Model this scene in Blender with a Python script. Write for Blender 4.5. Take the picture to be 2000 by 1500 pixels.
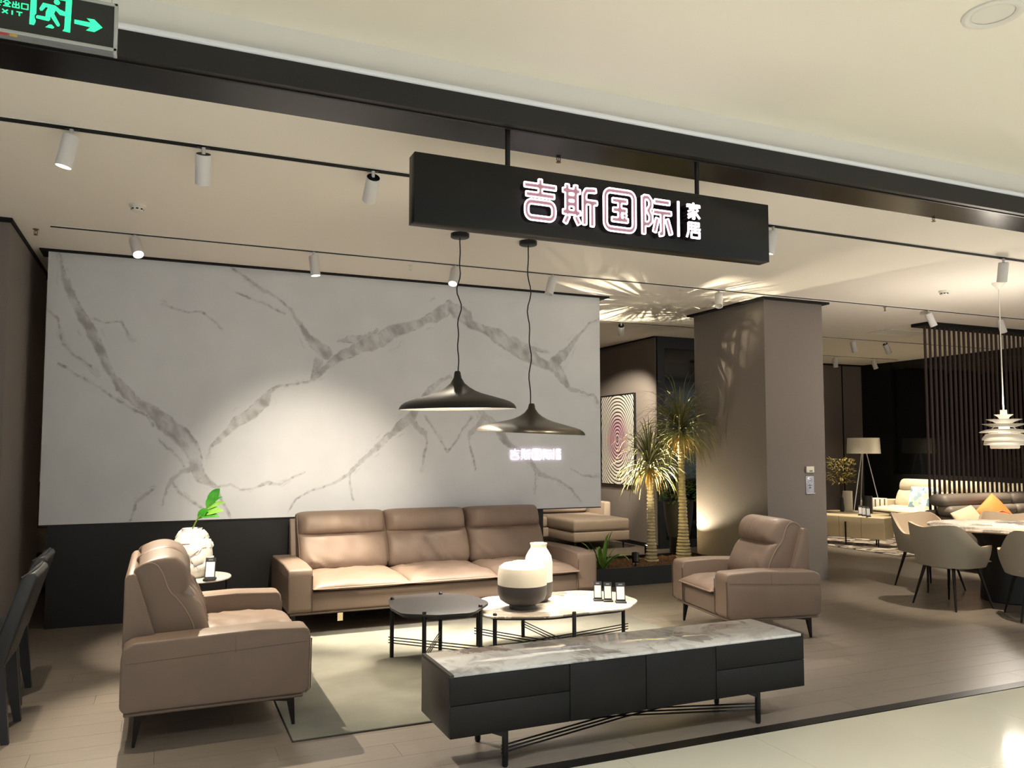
import bpy, bmesh, math, random
import numpy as np
from mathutils import Vector, Matrix, noise
random.seed(7)
for o in list(bpy.data.objects): bpy.data.objects.remove(o, do_unlink=True)
SC = bpy.context.scene
COL = SC.collection
R = math.radians
ZC = 3.28      # shop ceiling
ZM = 3.55      # mall ceiling

# ---------------------------------------------------------------- camera
cam = bpy.data.cameras.new('camera'); camo = bpy.data.objects.new('camera', cam); COL.objects.link(camo)
cam.sensor_width = 36; cam.lens = 36 * 1571 / 2000; cam.shift_y = 24 / 2000; cam.clip_end = 100
camo.location = (0, 0, 1.55); camo.rotation_euler = (R(90 + 3.642), 0, R(-23.516))
SC.camera = camo
# ---------------------------------------------------------------- world (the bright mall around the shop), exposure
W = bpy.data.worlds.new('mall_ambient'); SC.world = W; W.use_nodes = True
W.node_tree.nodes['Background'].inputs[0].default_value = (0.86, 0.94, 1.0, 1)
W.node_tree.nodes['Background'].inputs[1].default_value = 0.54
SC.view_settings.view_transform = 'Standard'; SC.view_settings.look = 'None'
SC.view_settings.gamma = 1; SC.view_settings.use_curve_mapping = False
SC.view_settings.exposure = 0.46
WARM = (1.0, 0.87, 0.67); SOFTW = (1.0, 0.90, 0.76); NEUT = (0.98, 0.99, 1.0)
KS = 2.0   # track spotlight level
KM = 0.47   # level of the added mall downlights

# ---------------------------------------------------------------- materials
def lin(c):
    return tuple(((v/255)/12.92 if v/255 <= .04045 else ((v/255+.055)/1.055)**2.4) for v in c) + (1,)
MATS = {}
def mat(name, rgb, rough=.6, metal=0, bump=0, bscale=200, var=0, vscale=8, spec=.5, emit=None, es=0, coat=0, stretch=None, trans=0, rand=0):
    m = bpy.data.materials.new(name); m.use_nodes = True; nt = m.node_tree; b = nt.nodes['Principled BSDF']
    b.inputs['Base Color'].default_value = lin(rgb); b.inputs['Roughness'].default_value = rough
    b.inputs['Metallic'].default_value = metal; b.inputs['Specular IOR Level'].default_value = spec
    b.inputs['Coat Weight'].default_value = coat; b.inputs['Transmission Weight'].default_value = trans
    if emit: b.inputs['Emission Color'].default_value = lin(emit); b.inputs['Emission Strength'].default_value = es
    if var or bump or rand:
        tc = nt.nodes.new('ShaderNodeTexCoord'); mp = nt.nodes.new('ShaderNodeMapping')
        nt.links.new(tc.outputs['Object'], mp.inputs[0])
        if stretch: mp.inputs['Scale'].default_value = stretch
    if var or rand:
        n = nt.nodes.new('ShaderNodeTexNoise'); n.inputs['Scale'].default_value = vscale; n.inputs['Detail'].default_value = 5
        nt.links.new(mp.outputs[0], n.inputs[0])
        hs = nt.nodes.new('ShaderNodeHueSaturation'); hs.inputs['Color'].default_value = lin(rgb)
        mr = nt.nodes.new('ShaderNodeMapRange'); mr.inputs[1].default_value = .3; mr.inputs[2].default_value = .7
        mr.inputs[3].default_value = 1-var; mr.inputs[4].default_value = 1+var
        nt.links.new(n.outputs[0], mr.inputs[0])
        if rand:
            oi = nt.nodes.new('ShaderNodeObjectInfo'); ad = nt.nodes.new('ShaderNodeMath'); ad.operation = 'MULTIPLY_ADD'
            ad.inputs[1].default_value = rand; nt.links.new(oi.outputs['Random'], ad.inputs[0]); nt.links.new(mr.outputs[0], ad.inputs[2])
            nt.links.new(ad.outputs[0], hs.inputs['Value'])
            va = nt.nodes.new('ShaderNodeVectorMath'); va.operation = 'SCALE'
            cb = nt.nodes.new('ShaderNodeCombineXYZ')
            for i in range(3): nt.links.new(oi.outputs['Random'], cb.inputs[i])
            va.inputs['Scale'].default_value = 37; nt.links.new(cb.outputs[0], va.inputs[0])
            nt.links.new(va.outputs[0], mp.inputs['Location'])
        else: nt.links.new(mr.outputs[0], hs.inputs['Value'])
        nt.links.new(hs.outputs[0], b.inputs['Base Color'])
    if bump:
        n2 = nt.nodes.new('ShaderNodeTexNoise'); n2.inputs['Scale'].default_value = bscale; n2.inputs['Detail'].default_value = 3
        nt.links.new(mp.outputs[0], n2.inputs[0])
        bp = nt.nodes.new('ShaderNodeBump'); bp.inputs['Strength'].default_value = bump; bp.inputs['Distance'].default_value = .004
        nt.links.new(n2.outputs[0], bp.inputs['Height']); nt.links.new(bp.outputs[0], b.inputs['Normal'])
    MATS[name] = m
    return m
M = MATS
mat('ceiling', (242, 237, 230), .9)
mat('mall_ceiling', (240, 236, 224), .9)
mat('fascia', (232, 230, 226), .8)
mat('cove_glow_paint', (238, 242, 252), .6)  # bluish white stands in for the glow of the LED cove
mat('taupe', (120, 112, 107), .85, bump=.25, bscale=350, var=.03, vscale=60)
mat('taupe_dark', (112, 103, 98), .85, bump=.25, bscale=350)
mat('black_panel', (20, 20, 22), .45)
mat('black_gap', (6, 6, 7), .9)
mat('black_metal', (22, 22, 24), .4, metal=.3)
mat('black_gloss', (11, 10, 10), .2, spec=.25, bump=.08, bscale=6)
mat('sign_box', (11, 12, 13), .42, metal=.0, spec=.35)
mat('white_metal', (222, 221, 222), .45)
mat('white_trim', (226, 224, 218), .6)
mat('leather', (128, 110, 98), .46, bump=.18, bscale=260, var=.05, vscale=5, spec=.4)
mat('leather_piping', (150, 128, 110), .5)
mat('leather_seam', (96, 80, 70), .6)
mat('base_taupe', (120, 104, 92), .6)
mat('leg_metal', (38, 33, 31), .35, metal=.6)
mat('tv_wood', (19, 19, 20), .6, spec=.3, bump=.15, bscale=90, var=.12, vscale=30, stretch=(1, 1, 12))
mat('tv_side', (44, 39, 36), .5, bump=.2, bscale=60, var=.2, vscale=12, stretch=(1, 6, 1))
mat('table_dark', (48, 46, 46), .42, bump=.1, bscale=120)
mat('plank', (122, 113, 104), .34, bump=.05, bscale=120, var=.09, vscale=7, stretch=(1, 14, 1), rand=.07)
mat('tile', (196, 192, 174), .07, var=.01, vscale=3, spec=.5)
mat('rug', (132, 130, 118), .95, bump=.6, bscale=400, var=.26, vscale=1.7)
mat('rug_edge', (70, 62, 54), .95)
mat('lamp_black', (14, 13, 13), .45)
mat('lamp_bronze', (62, 57, 47), .33, metal=.5)
mat('lamp_white', (240, 236, 228), .5)
mat('glow', (255, 255, 255), .5, emit=(255, 244, 226), es=14)
mat('glow_soft', (255, 255, 255), .5, emit=(255, 240, 214), es=3.2)
mat('glow_disc', (255, 255, 255), .5, emit=(255, 246, 234), es=1.4)
mat('neon', (255, 255, 255), .5, emit=(255, 222, 240), es=4)
mat('neon_solid', (255, 255, 255), .5, emit=(255, 226, 244), es=1.3)
mat('letter_side', (30, 26, 25), .5)
mat('letter_face', (132, 100, 104), .5, emit=(255, 190, 215), es=.16)
mat('exit_green', (40, 220, 130), .5, emit=(44, 250, 150), es=1.15)
mat('exit_panel', (26, 33, 33), .25)
mat('exit_frame', (178, 182, 182), .4, metal=.3)
mat('ceramic_white', (238, 232, 222), .42)
mat('ceramic_cream', (240, 230, 212), .4)
mat('ceramic_grey', (74, 69, 67), .6, bump=.1, bscale=80)
mat('vase_white', (240, 236, 230), .7, bump=.2, bscale=60)
mat('leaf_green', (62, 150, 40), .4, var=.25, vscale=20)
mat('leaf_bright', (120, 176, 60), .5, var=.2, vscale=14)
mat('stem_green', (110, 140, 50), .5)
mat('frond', (124, 122, 74), .5, var=.2, vscale=6)
mat('frond_dead', (150, 116, 58), .7, var=.25, vscale=8)
mat('trunk', (190, 178, 146), .85, bump=.9, bscale=70, var=.2, vscale=24)
mat('trunk_ring', (70, 62, 48), .9)
mat('shrub_leaf', (110, 150, 62), .45, var=.25, vscale=12)
mat('soil', (74, 50, 38), .95, bump=.8, bscale=60, var=.4, vscale=50)
mat('chaise', (176, 160, 146), .85, bump=.3, bscale=420)
mat('dining_fabric', (168, 160, 146), .75, bump=.2, bscale=400)
mat('dining_inner', (186, 165, 140), .7, bump=.15, bscale=300)
mat('grey_leather', (46, 47, 50), .45, bump=.15, bscale=240)
mat('brown_table', (110, 90, 76), .5)
mat('slat', (62, 48, 43), .5, bump=.15, bscale=60, var=.12, vscale=20, stretch=(1, 1, .1))
mat('window_frame', (16, 16, 17), .4)
mat('dark_glass', (11, 12, 13), .06, spec=.6)
mat('cream_leather', (206, 196, 172), .55, bump=.1, bscale=200)
mat('cream_wood', (206, 188, 154), .45)
mat('grey_sofa', (112, 102, 92), .5, bump=.2, bscale=220)
mat('orange', (232, 112, 48), .7, bump=.2, bscale=300)
mat('beige_fabric', (196, 176, 146), .85, bump=.2, bscale=300)
mat('white_fabric', (232, 230, 222), .85)
mat('stripe', (92, 88, 82), .85)
mat('shade_cream', (232, 224, 204), .8, emit=(255, 236, 200), es=.05)
mat('dark_vase', (52, 54, 54), .5)
mat('dry_leaf', (156, 140, 50), .7, var=.3, vscale=30)
mat('paper', (232, 232, 236), .7)
mat('paper_warm', (232, 222, 206), .7)
mat('card_dark', (38, 40, 46), .5)
mat('print_grey', (120, 122, 128), .7)
mat('sticker_red', (190, 60, 66), .6)
mat('sticker_yellow', (206, 170, 66), .6)
mat('switch', (214, 208, 194), .4)
mat('plastic_pouch', (176, 180, 196), .25)
mat('brass', (120, 100, 78), .4, metal=.8)
mat('tag_label', (214, 198, 160), .7)
mat('leather_brown', (104, 68, 48), .5)

def ramp(nt, stops):
    r = nt.nodes.new('ShaderNodeValToRGB'); e = r.color_ramp.elements
    while len(e) < len(stops): e.new(.5)
    for i, (p, c) in enumerate(stops): e[i].position = p; e[i].color = lin(c)
    return r
def stone(name, base, mid, dark, rough=.035, scale=3.2, seed=0.0):
    m = bpy.data.materials.new(name); m.use_nodes = True; nt = m.node_tree; b = nt.nodes['Principled BSDF']
    tc = nt.nodes.new('ShaderNodeTexCoord'); mp = nt.nodes.new('ShaderNodeMapping'); mp.inputs['Location'].default_value = (seed, seed*.7, 0)
    mp.inputs['Rotation'].default_value = (0, 0, .5)
    nt.links.new(tc.outputs['Object'], mp.inputs[0])
    n1 = nt.nodes.new('ShaderNodeTexNoise'); n1.inputs['Scale'].default_value = scale; n1.inputs['Detail'].default_value = 9; n1.inputs['Distortion'].default_value = 1.6
    n1.inputs['Roughness'].default_value = .62
    nt.links.new(mp.outputs[0], n1.inputs[0])
    r1 = ramp(nt, [(.33, dark), (.43, mid), (.5, base), (.58, base), (.66, mid)])
    nt.links.new(n1.outputs[0], r1.inputs[0])
    v = nt.nodes.new('ShaderNodeTexVoronoi'); v.inputs['Scale'].default_value = scale*1.6; v.feature = 'F1'
    mx = nt.nodes.new('ShaderNodeVectorMath'); mx.operation = 'MULTIPLY_ADD'; mx.inputs[1].default_value = (.35, .35, .35)
    nt.links.new(n1.outputs['Color'], mx.inputs[0]); nt.links.new(mp.outputs[0], mx.inputs[2]); nt.links.new(mx.outputs[0], v.inputs[0])
    r2 = ramp(nt, [(.0, (255, 255, 255)), (.78, (255, 255, 255)), (.84, (196, 192, 190)), (1, (170, 165, 166))])
    sp = nt.nodes.new('ShaderNodeSeparateColor'); nt.links.new(v.outputs['Color'], sp.inputs[0]); nt.links.new(sp.outputs[0], r2.inputs[0])
    mm = nt.nodes.new('ShaderNodeMix'); mm.data_type = 'RGBA'; mm.blend_type = 'MULTIPLY'; mm.inputs[0].default_value = 1
    nt.links.new(r1.outputs[0], mm.inputs[6]); nt.links.new(r2.outputs[0], mm.inputs[7]); nt.links.new(mm.outputs[2], b.inputs['Base Color'])
    b.inputs['Roughness'].default_value = rough
    MATS[name] = m
stone('stone_top', (214, 213, 211), (192, 190, 188), (140, 137, 136), seed=3)
stone('stone_table', (222, 213, 200), (206, 194, 178), (160, 146, 130), seed=9)
stone('stone_dining', (218, 208, 196), (210, 199, 186), (196, 184, 170), seed=1)
def vein_mat():
    m = bpy.data.materials.new('marble_wall'); m.use_nodes = True; nt = m.node_tree; b = nt.nodes['Principled BSDF']
    at = nt.nodes.new('ShaderNodeAttribute'); at.attribute_name = 'vein'
    n = nt.nodes.new('ShaderNodeTexNoise'); n.inputs['Scale'].default_value = 2.2; n.inputs['Detail'].default_value = 6
    tc = nt.nodes.new('ShaderNodeTexCoord'); nt.links.new(tc.outputs['Object'], n.inputs[0])
    r = ramp(nt, [(.3, (213, 216, 223)), (.7, (223, 226, 232))]); nt.links.new(n.outputs[0], r.inputs[0])
    mx = nt.nodes.new('ShaderNodeMix'); mx.data_type = 'RGBA'; nt.links.new(at.outputs['Fac'], mx.inputs[0])
    nt.links.new(r.outputs[0], mx.inputs[6]); mx.inputs[7].default_value = lin((112, 109, 111)); nt.links.new(mx.outputs[2], b.inputs['Base Color'])
    b.inputs['Roughness'].default_value = .42; b.inputs['Specular IOR Level'].default_value = .3
    MATS['marble_wall'] = m
vein_mat()
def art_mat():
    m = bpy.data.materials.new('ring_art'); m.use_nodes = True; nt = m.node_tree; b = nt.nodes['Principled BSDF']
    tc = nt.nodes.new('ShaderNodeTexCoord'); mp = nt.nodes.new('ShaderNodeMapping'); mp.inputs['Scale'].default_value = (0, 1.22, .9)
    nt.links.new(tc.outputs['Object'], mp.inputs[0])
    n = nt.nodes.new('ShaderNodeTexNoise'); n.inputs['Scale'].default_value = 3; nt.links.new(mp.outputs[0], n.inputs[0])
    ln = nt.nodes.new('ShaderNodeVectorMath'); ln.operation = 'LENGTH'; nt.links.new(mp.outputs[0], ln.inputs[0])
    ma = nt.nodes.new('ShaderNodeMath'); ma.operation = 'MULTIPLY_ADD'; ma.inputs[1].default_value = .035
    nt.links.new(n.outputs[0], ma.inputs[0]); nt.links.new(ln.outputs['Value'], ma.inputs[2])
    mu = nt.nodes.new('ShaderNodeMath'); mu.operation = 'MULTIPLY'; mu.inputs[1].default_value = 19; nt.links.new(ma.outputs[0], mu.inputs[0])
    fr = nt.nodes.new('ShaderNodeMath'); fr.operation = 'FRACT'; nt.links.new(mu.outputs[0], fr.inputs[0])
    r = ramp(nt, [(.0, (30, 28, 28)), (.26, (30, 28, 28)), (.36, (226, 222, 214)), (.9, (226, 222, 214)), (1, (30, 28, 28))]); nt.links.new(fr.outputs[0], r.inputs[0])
    r2 = ramp(nt, [(0, (70, 50, 50)), (.05, (250, 214, 240)), (.24, (236, 190, 220)), (.45, (255, 255, 255))]); nt.links.new(ln.outputs['Value'], r2.inputs[0])  # pink reflection in the glass, painted over the ring centre
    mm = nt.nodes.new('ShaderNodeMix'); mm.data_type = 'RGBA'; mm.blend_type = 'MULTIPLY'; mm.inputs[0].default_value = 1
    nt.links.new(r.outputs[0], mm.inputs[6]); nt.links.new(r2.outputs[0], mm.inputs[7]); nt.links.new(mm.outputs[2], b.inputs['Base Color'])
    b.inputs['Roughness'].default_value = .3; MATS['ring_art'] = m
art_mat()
def pattern_mat(name, cols, scale):
    m = bpy.data.materials.new(name); m.use_nodes = True; nt = m.node_tree; b = nt.nodes['Principled BSDF']
    tc = nt.nodes.new('ShaderNodeTexCoord'); v = nt.nodes.new('ShaderNodeTexVoronoi'); v.inputs['Scale'].default_value = scale
    nt.links.new(tc.outputs['Object'], v.inputs[0]); sp = nt.nodes.new('ShaderNodeSeparateColor'); nt.links.new(v.outputs['Color'], sp.inputs[0])
    r = ramp(nt, [(i/len(cols), c) for i, c in enumerate(cols)]); r.color_ramp.interpolation = 'CONSTANT'
    nt.links.new(sp.outputs[0], r.inputs[0]); nt.links.new(r.outputs[0], b.inputs['Base Color']); b.inputs['Roughness'].default_value = .85
    MATS[name] = m
pattern_mat('patch_cushion', [(236, 232, 222), (236, 232, 222), (150, 176, 186), (220, 206, 176), (240, 238, 232), (116, 146, 160)], 14)
pattern_mat('bg_rug', [(150, 138, 124), (66, 56, 50), (176, 164, 148), (96, 84, 76), (186, 176, 160)], 9)

# ---------------------------------------------------------------- mesh helpers
def finish(me, smooth):
    if smooth:
        me.shade_smooth()
        if smooth is not True: me.set_sharp_from_angle(angle=R(smooth))
def mk(name, verts, faces, m, parent=None, smooth=False):
    me = bpy.data.meshes.new(name); me.from_pydata([tuple(v) for v in verts], [], faces); me.validate(); me.update()
    finish(me, smooth)
    if m: me.materials.append(MATS[m])
    o = bpy.data.objects.new(name, me); COL.objects.link(o); o.parent = parent
    return o
def from_bm(name, bm, m, parent=None, smooth=False):
    me = bpy.data.meshes.new(name); bmesh.ops.recalc_face_normals(bm, faces=bm.faces); bm.to_mesh(me); bm.free(); finish(me, smooth)
    if m: me.materials.append(MATS[m])
    o = bpy.data.objects.new(name, me); COL.objects.link(o); o.parent = parent
    return o
def tag(o, label=None, cat=None, group=None, kind=None):
    if label: o['label'] = label
    if cat: o['category'] = cat
    if group: o['group'] = group
    if kind: o['kind'] = kind
    return o
def empty(name, loc=(0, 0, 0), rz=0, label=None, cat=None, group=None):
    o = bpy.data.objects.new(name, None); COL.objects.link(o); o.location = loc; o.rotation_euler = (0, 0, rz); o.empty_display_size = .1
    return tag(o, label, cat, group)
def struct(o): o['kind'] = 'structure'; return o
def copy_tree(o, parent=None):
    c = o.copy(); COL.objects.link(c); c.parent = parent
    for ch in list(o.children):
        if ch.type != 'LIGHT': copy_tree(ch, c)
    return c
def box_bm(bm, a, b, bev=0, seg=2):
    v = bmesh.ops.create_cube(bm, size=1)['verts']
    for p in v:
        p.co = Vector([(a[i]+b[i])/2 + p.co[i]*(b[i]-a[i]) for i in range(3)])
    if bev:
        es = list({e for p in v for e in p.link_edges})
        bmesh.ops.bevel(bm, geom=es, offset=bev, segments=seg, affect='EDGES', profile=.5)
def box(name, a, b, m, parent=None, bev=0, seg=2):
    bm = bmesh.new(); box_bm(bm, a, b, bev, seg)
    return from_bm(name, bm, m, parent, 50 if bev else False)
def boxes(name, lst, m, parent=None, bev=0):
    bm = bmesh.new()
    for a, b in lst: box_bm(bm, a, b, bev)
    return from_bm(name, bm, m, parent, 50 if bev else False)
def prism(name, poly, axis, t0, t1, m, parent=None, bev=0, seg=2):
    # poly in the two other axes, extruded along axis (0,1,2)
    def P(p, t):
        if axis == 0: return (t, p[0], p[1])
        if axis == 1: return (p[0], t, p[1])
        return (p[0], p[1], t)
    bm = bmesh.new()
    a = [bm.verts.new(P(p, t0)) for p in poly]; b = [bm.verts.new(P(p, t1)) for p in poly]; n = len(poly)
    bm.faces.new(a); bm.faces.new(b[::-1])
    for i in range(n): bm.faces.new((a[i], b[i], b[(i+1) % n], a[(i+1) % n]))
    bmesh.ops.recalc_face_normals(bm, faces=bm.faces)
    if bev: bmesh.ops.bevel(bm, geom=list(bm.edges), offset=bev, segments=seg, affect='EDGES', profile=.5)
    return from_bm(name, bm, m, parent, 45 if bev else False)
def lathe(name, prof, m, parent=None, seg=40, loc=(0, 0, 0), cap=True, smooth=40):
    vs, fs = [], []
    n = len(prof)
    for k in range(seg):
        a = 2*math.pi*k/seg
        for r, z in prof: vs.append((loc[0]+r*math.cos(a), loc[1]+r*math.sin(a), loc[2]+z))
    for k in range(seg):
        k2 = (k+1) % seg
        for i in range(n-1): fs.append((k*n+i, k2*n+i, k2*n+i+1, k*n+i+1))
    if cap:
        fs.append([k*n for k in range(seg)][::-1]); fs.append([k*n+n-1 for k in range(seg)])
    return mk(name, vs, fs, m, parent, smooth)
def tube_geo(pts, r, seg=6, closed=False):
    pts = [Vector(p) for p in pts]; n = len(pts); vs, fs = [], []
    rr = r if isinstance(r, (list, tuple)) else [r]*n
    up = None
    for i, p in enumerate(pts):
        if closed: t = (pts[(i+1) % n]-pts[i-1])
        else: t = pts[min(i+1, n-1)]-pts[max(i-1, 0)]
        t = t.normalized() if t.length > 1e-9 else Vector((0, 0, 1))
        if up is None: up = Vector((0, 0, 1)) if abs(t.z) < .9 else Vector((1, 0, 0))
        s = t.cross(up)
        if s.length < 1e-4: s = t.orthogonal()
        s.normalize(); u = s.cross(t).normalized(); up = u
        for k in range(seg):
            a = 2*math.pi*k/seg; vs.append(p+s*(rr[i]*math.cos(a))+u*(rr[i]*math.sin(a)))
    for i in range(n if closed else n-1):
        j = (i+1) % n
        for k in range(seg): fs.append((i*seg+k, i*seg+(k+1) % seg, j*seg+(k+1) % seg, j*seg+k))
    if not closed:
        fs.append(tuple(range(seg))[::-1]); fs.append(tuple((n-1)*seg+k for k in range(seg)))
    return vs, fs
def tubes(name, lst, m, parent=None, seg=6, closed=False):
    V, F = [], []
    for pts, r in lst:
        v, f = tube_geo(pts, r, seg, closed); o = len(V); V += v; F += [tuple(i+o for i in q) for q in f]
    return mk(name, V, F, m, parent, 60)
def bar(name, p, q, w, d, m, parent=None, w2=None, d2=None):
    # tapered rectangular bar from p to q (w x d at p, w2 x d2 at q)
    p, q = Vector(p), Vector(q); w2 = w if w2 is None else w2; d2 = d if d2 is None else d2
    vs = []
    for c, a, b in ((p, w, d), (q, w2, d2)):
        for sx, sy in ((-1, -1), (1, -1), (1, 1), (-1, 1)): vs.append((c.x+sx*a/2, c.y+sy*b/2, c.z))
    return mk(name, vs, [(3, 2, 1, 0), (4, 5, 6, 7), (0, 1, 5, 4), (1, 2, 6, 5), (2, 3, 7, 6), (3, 0, 4, 7)], m, parent)
def pillow(name, w, d, h, m, parent=None, loc=(0, 0, 0), nx=20, ny=20, wr=.0, flat=.25, piping=None, p=3.0, seed=0, droop=0):
    # cushion, x in +-w/2, y in +-d/2, seam at z=0, top h, bottom -h*flat
    vs, fs = [], []
    def Zt(u, v): return h*(1-abs(u)**p)**.5*(1-abs(v)**p)**.5
    for side in (1, -flat):
        for j in range(ny+1):
            for i in range(nx+1):
                u, v = math.sin(math.pi/2*(2*i/nx-1)), math.sin(math.pi/2*(2*j/ny-1))
                z = Zt(u, v)*side
                if wr and side > 0:
                    q = Vector((u*w*3+seed, v*d*3, seed)); z += wr*noise.noise(q*1.6)*(z/h if h else 0) + wr*.5*noise.noise(q*5)*(z/h)
                z -= droop*max(0, -v-.6)
                vs.append((loc[0]+u*w/2, loc[1]+v*d/2, loc[2]+z))
    n = nx+1; off = n*(ny+1)
    for j in range(ny):
        for i in range(nx):
            a = j*n+i; fs.append((a, a+1, a+n+1, a+n)); fs.append((off+a, off+a+n, off+a+n+1, off+a+1))
    me_o = mk(name, vs, fs, m, parent, 60)
    bm = bmesh.new(); bm.from_mesh(me_o.data); bmesh.ops.remove_doubles(bm, verts=bm.verts, dist=1e-4); bmesh.ops.recalc_face_normals(bm, faces=bm.faces)
    bm.to_mesh(me_o.data); bm.free(); me_o.data.shade_smooth()
    if piping:
        loop = []
        for k in range(64):
            t = k/64*4; s = t % 1; e = math.sin(math.pi/2*(2*s-1))
            u, v = [(e, -1), (1, e), (-e, 1), (-1, -e)][int(t)]
            loop.append((loc[0]+u*w/2, loc[1]+v*d/2, loc[2]-droop*max(0, -v-.6)))
        tubes('piping', [(loop, .006)], piping, me_o, 5, True)
    return me_o
def disc(name, c, r, m, parent=None, seg=24, nz=-1):
    vs = [(c[0]+r*math.cos(2*math.pi*k/seg), c[1]+r*math.sin(2*math.pi*k/seg), c[2]) for k in range(seg)]
    f = list(range(seg)); return mk(name, vs, [tuple(f if nz > 0 else f[::-1])], m, parent)
def lamp(name, kind, loc, energy, color, parent=None, aim=None, size=.05, spot=60, blend=.5, spread=None):
    L = bpy.data.lights.new(name, kind); L.energy = energy; L.color = color
    if kind == 'SPOT': L.spot_size = R(spot); L.spot_blend = blend; L.shadow_soft_size = size
    elif kind == 'AREA':
        L.shape = 'DISK'; L.size = size
        if spread: L.spread = R(spread)
    else: L.shadow_soft_size = size
    o = bpy.data.objects.new(name, L); COL.objects.link(o); o.location = loc
    if aim is not None: o.rotation_euler = (Vector(aim)-Vector(loc)).to_track_quat('-Z', 'Y').to_euler()
    if parent:
        o.parent = parent; o.matrix_parent_inverse = Matrix.LocRotScale(parent.location, parent.rotation_euler, None).inverted()
    return o

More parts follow.
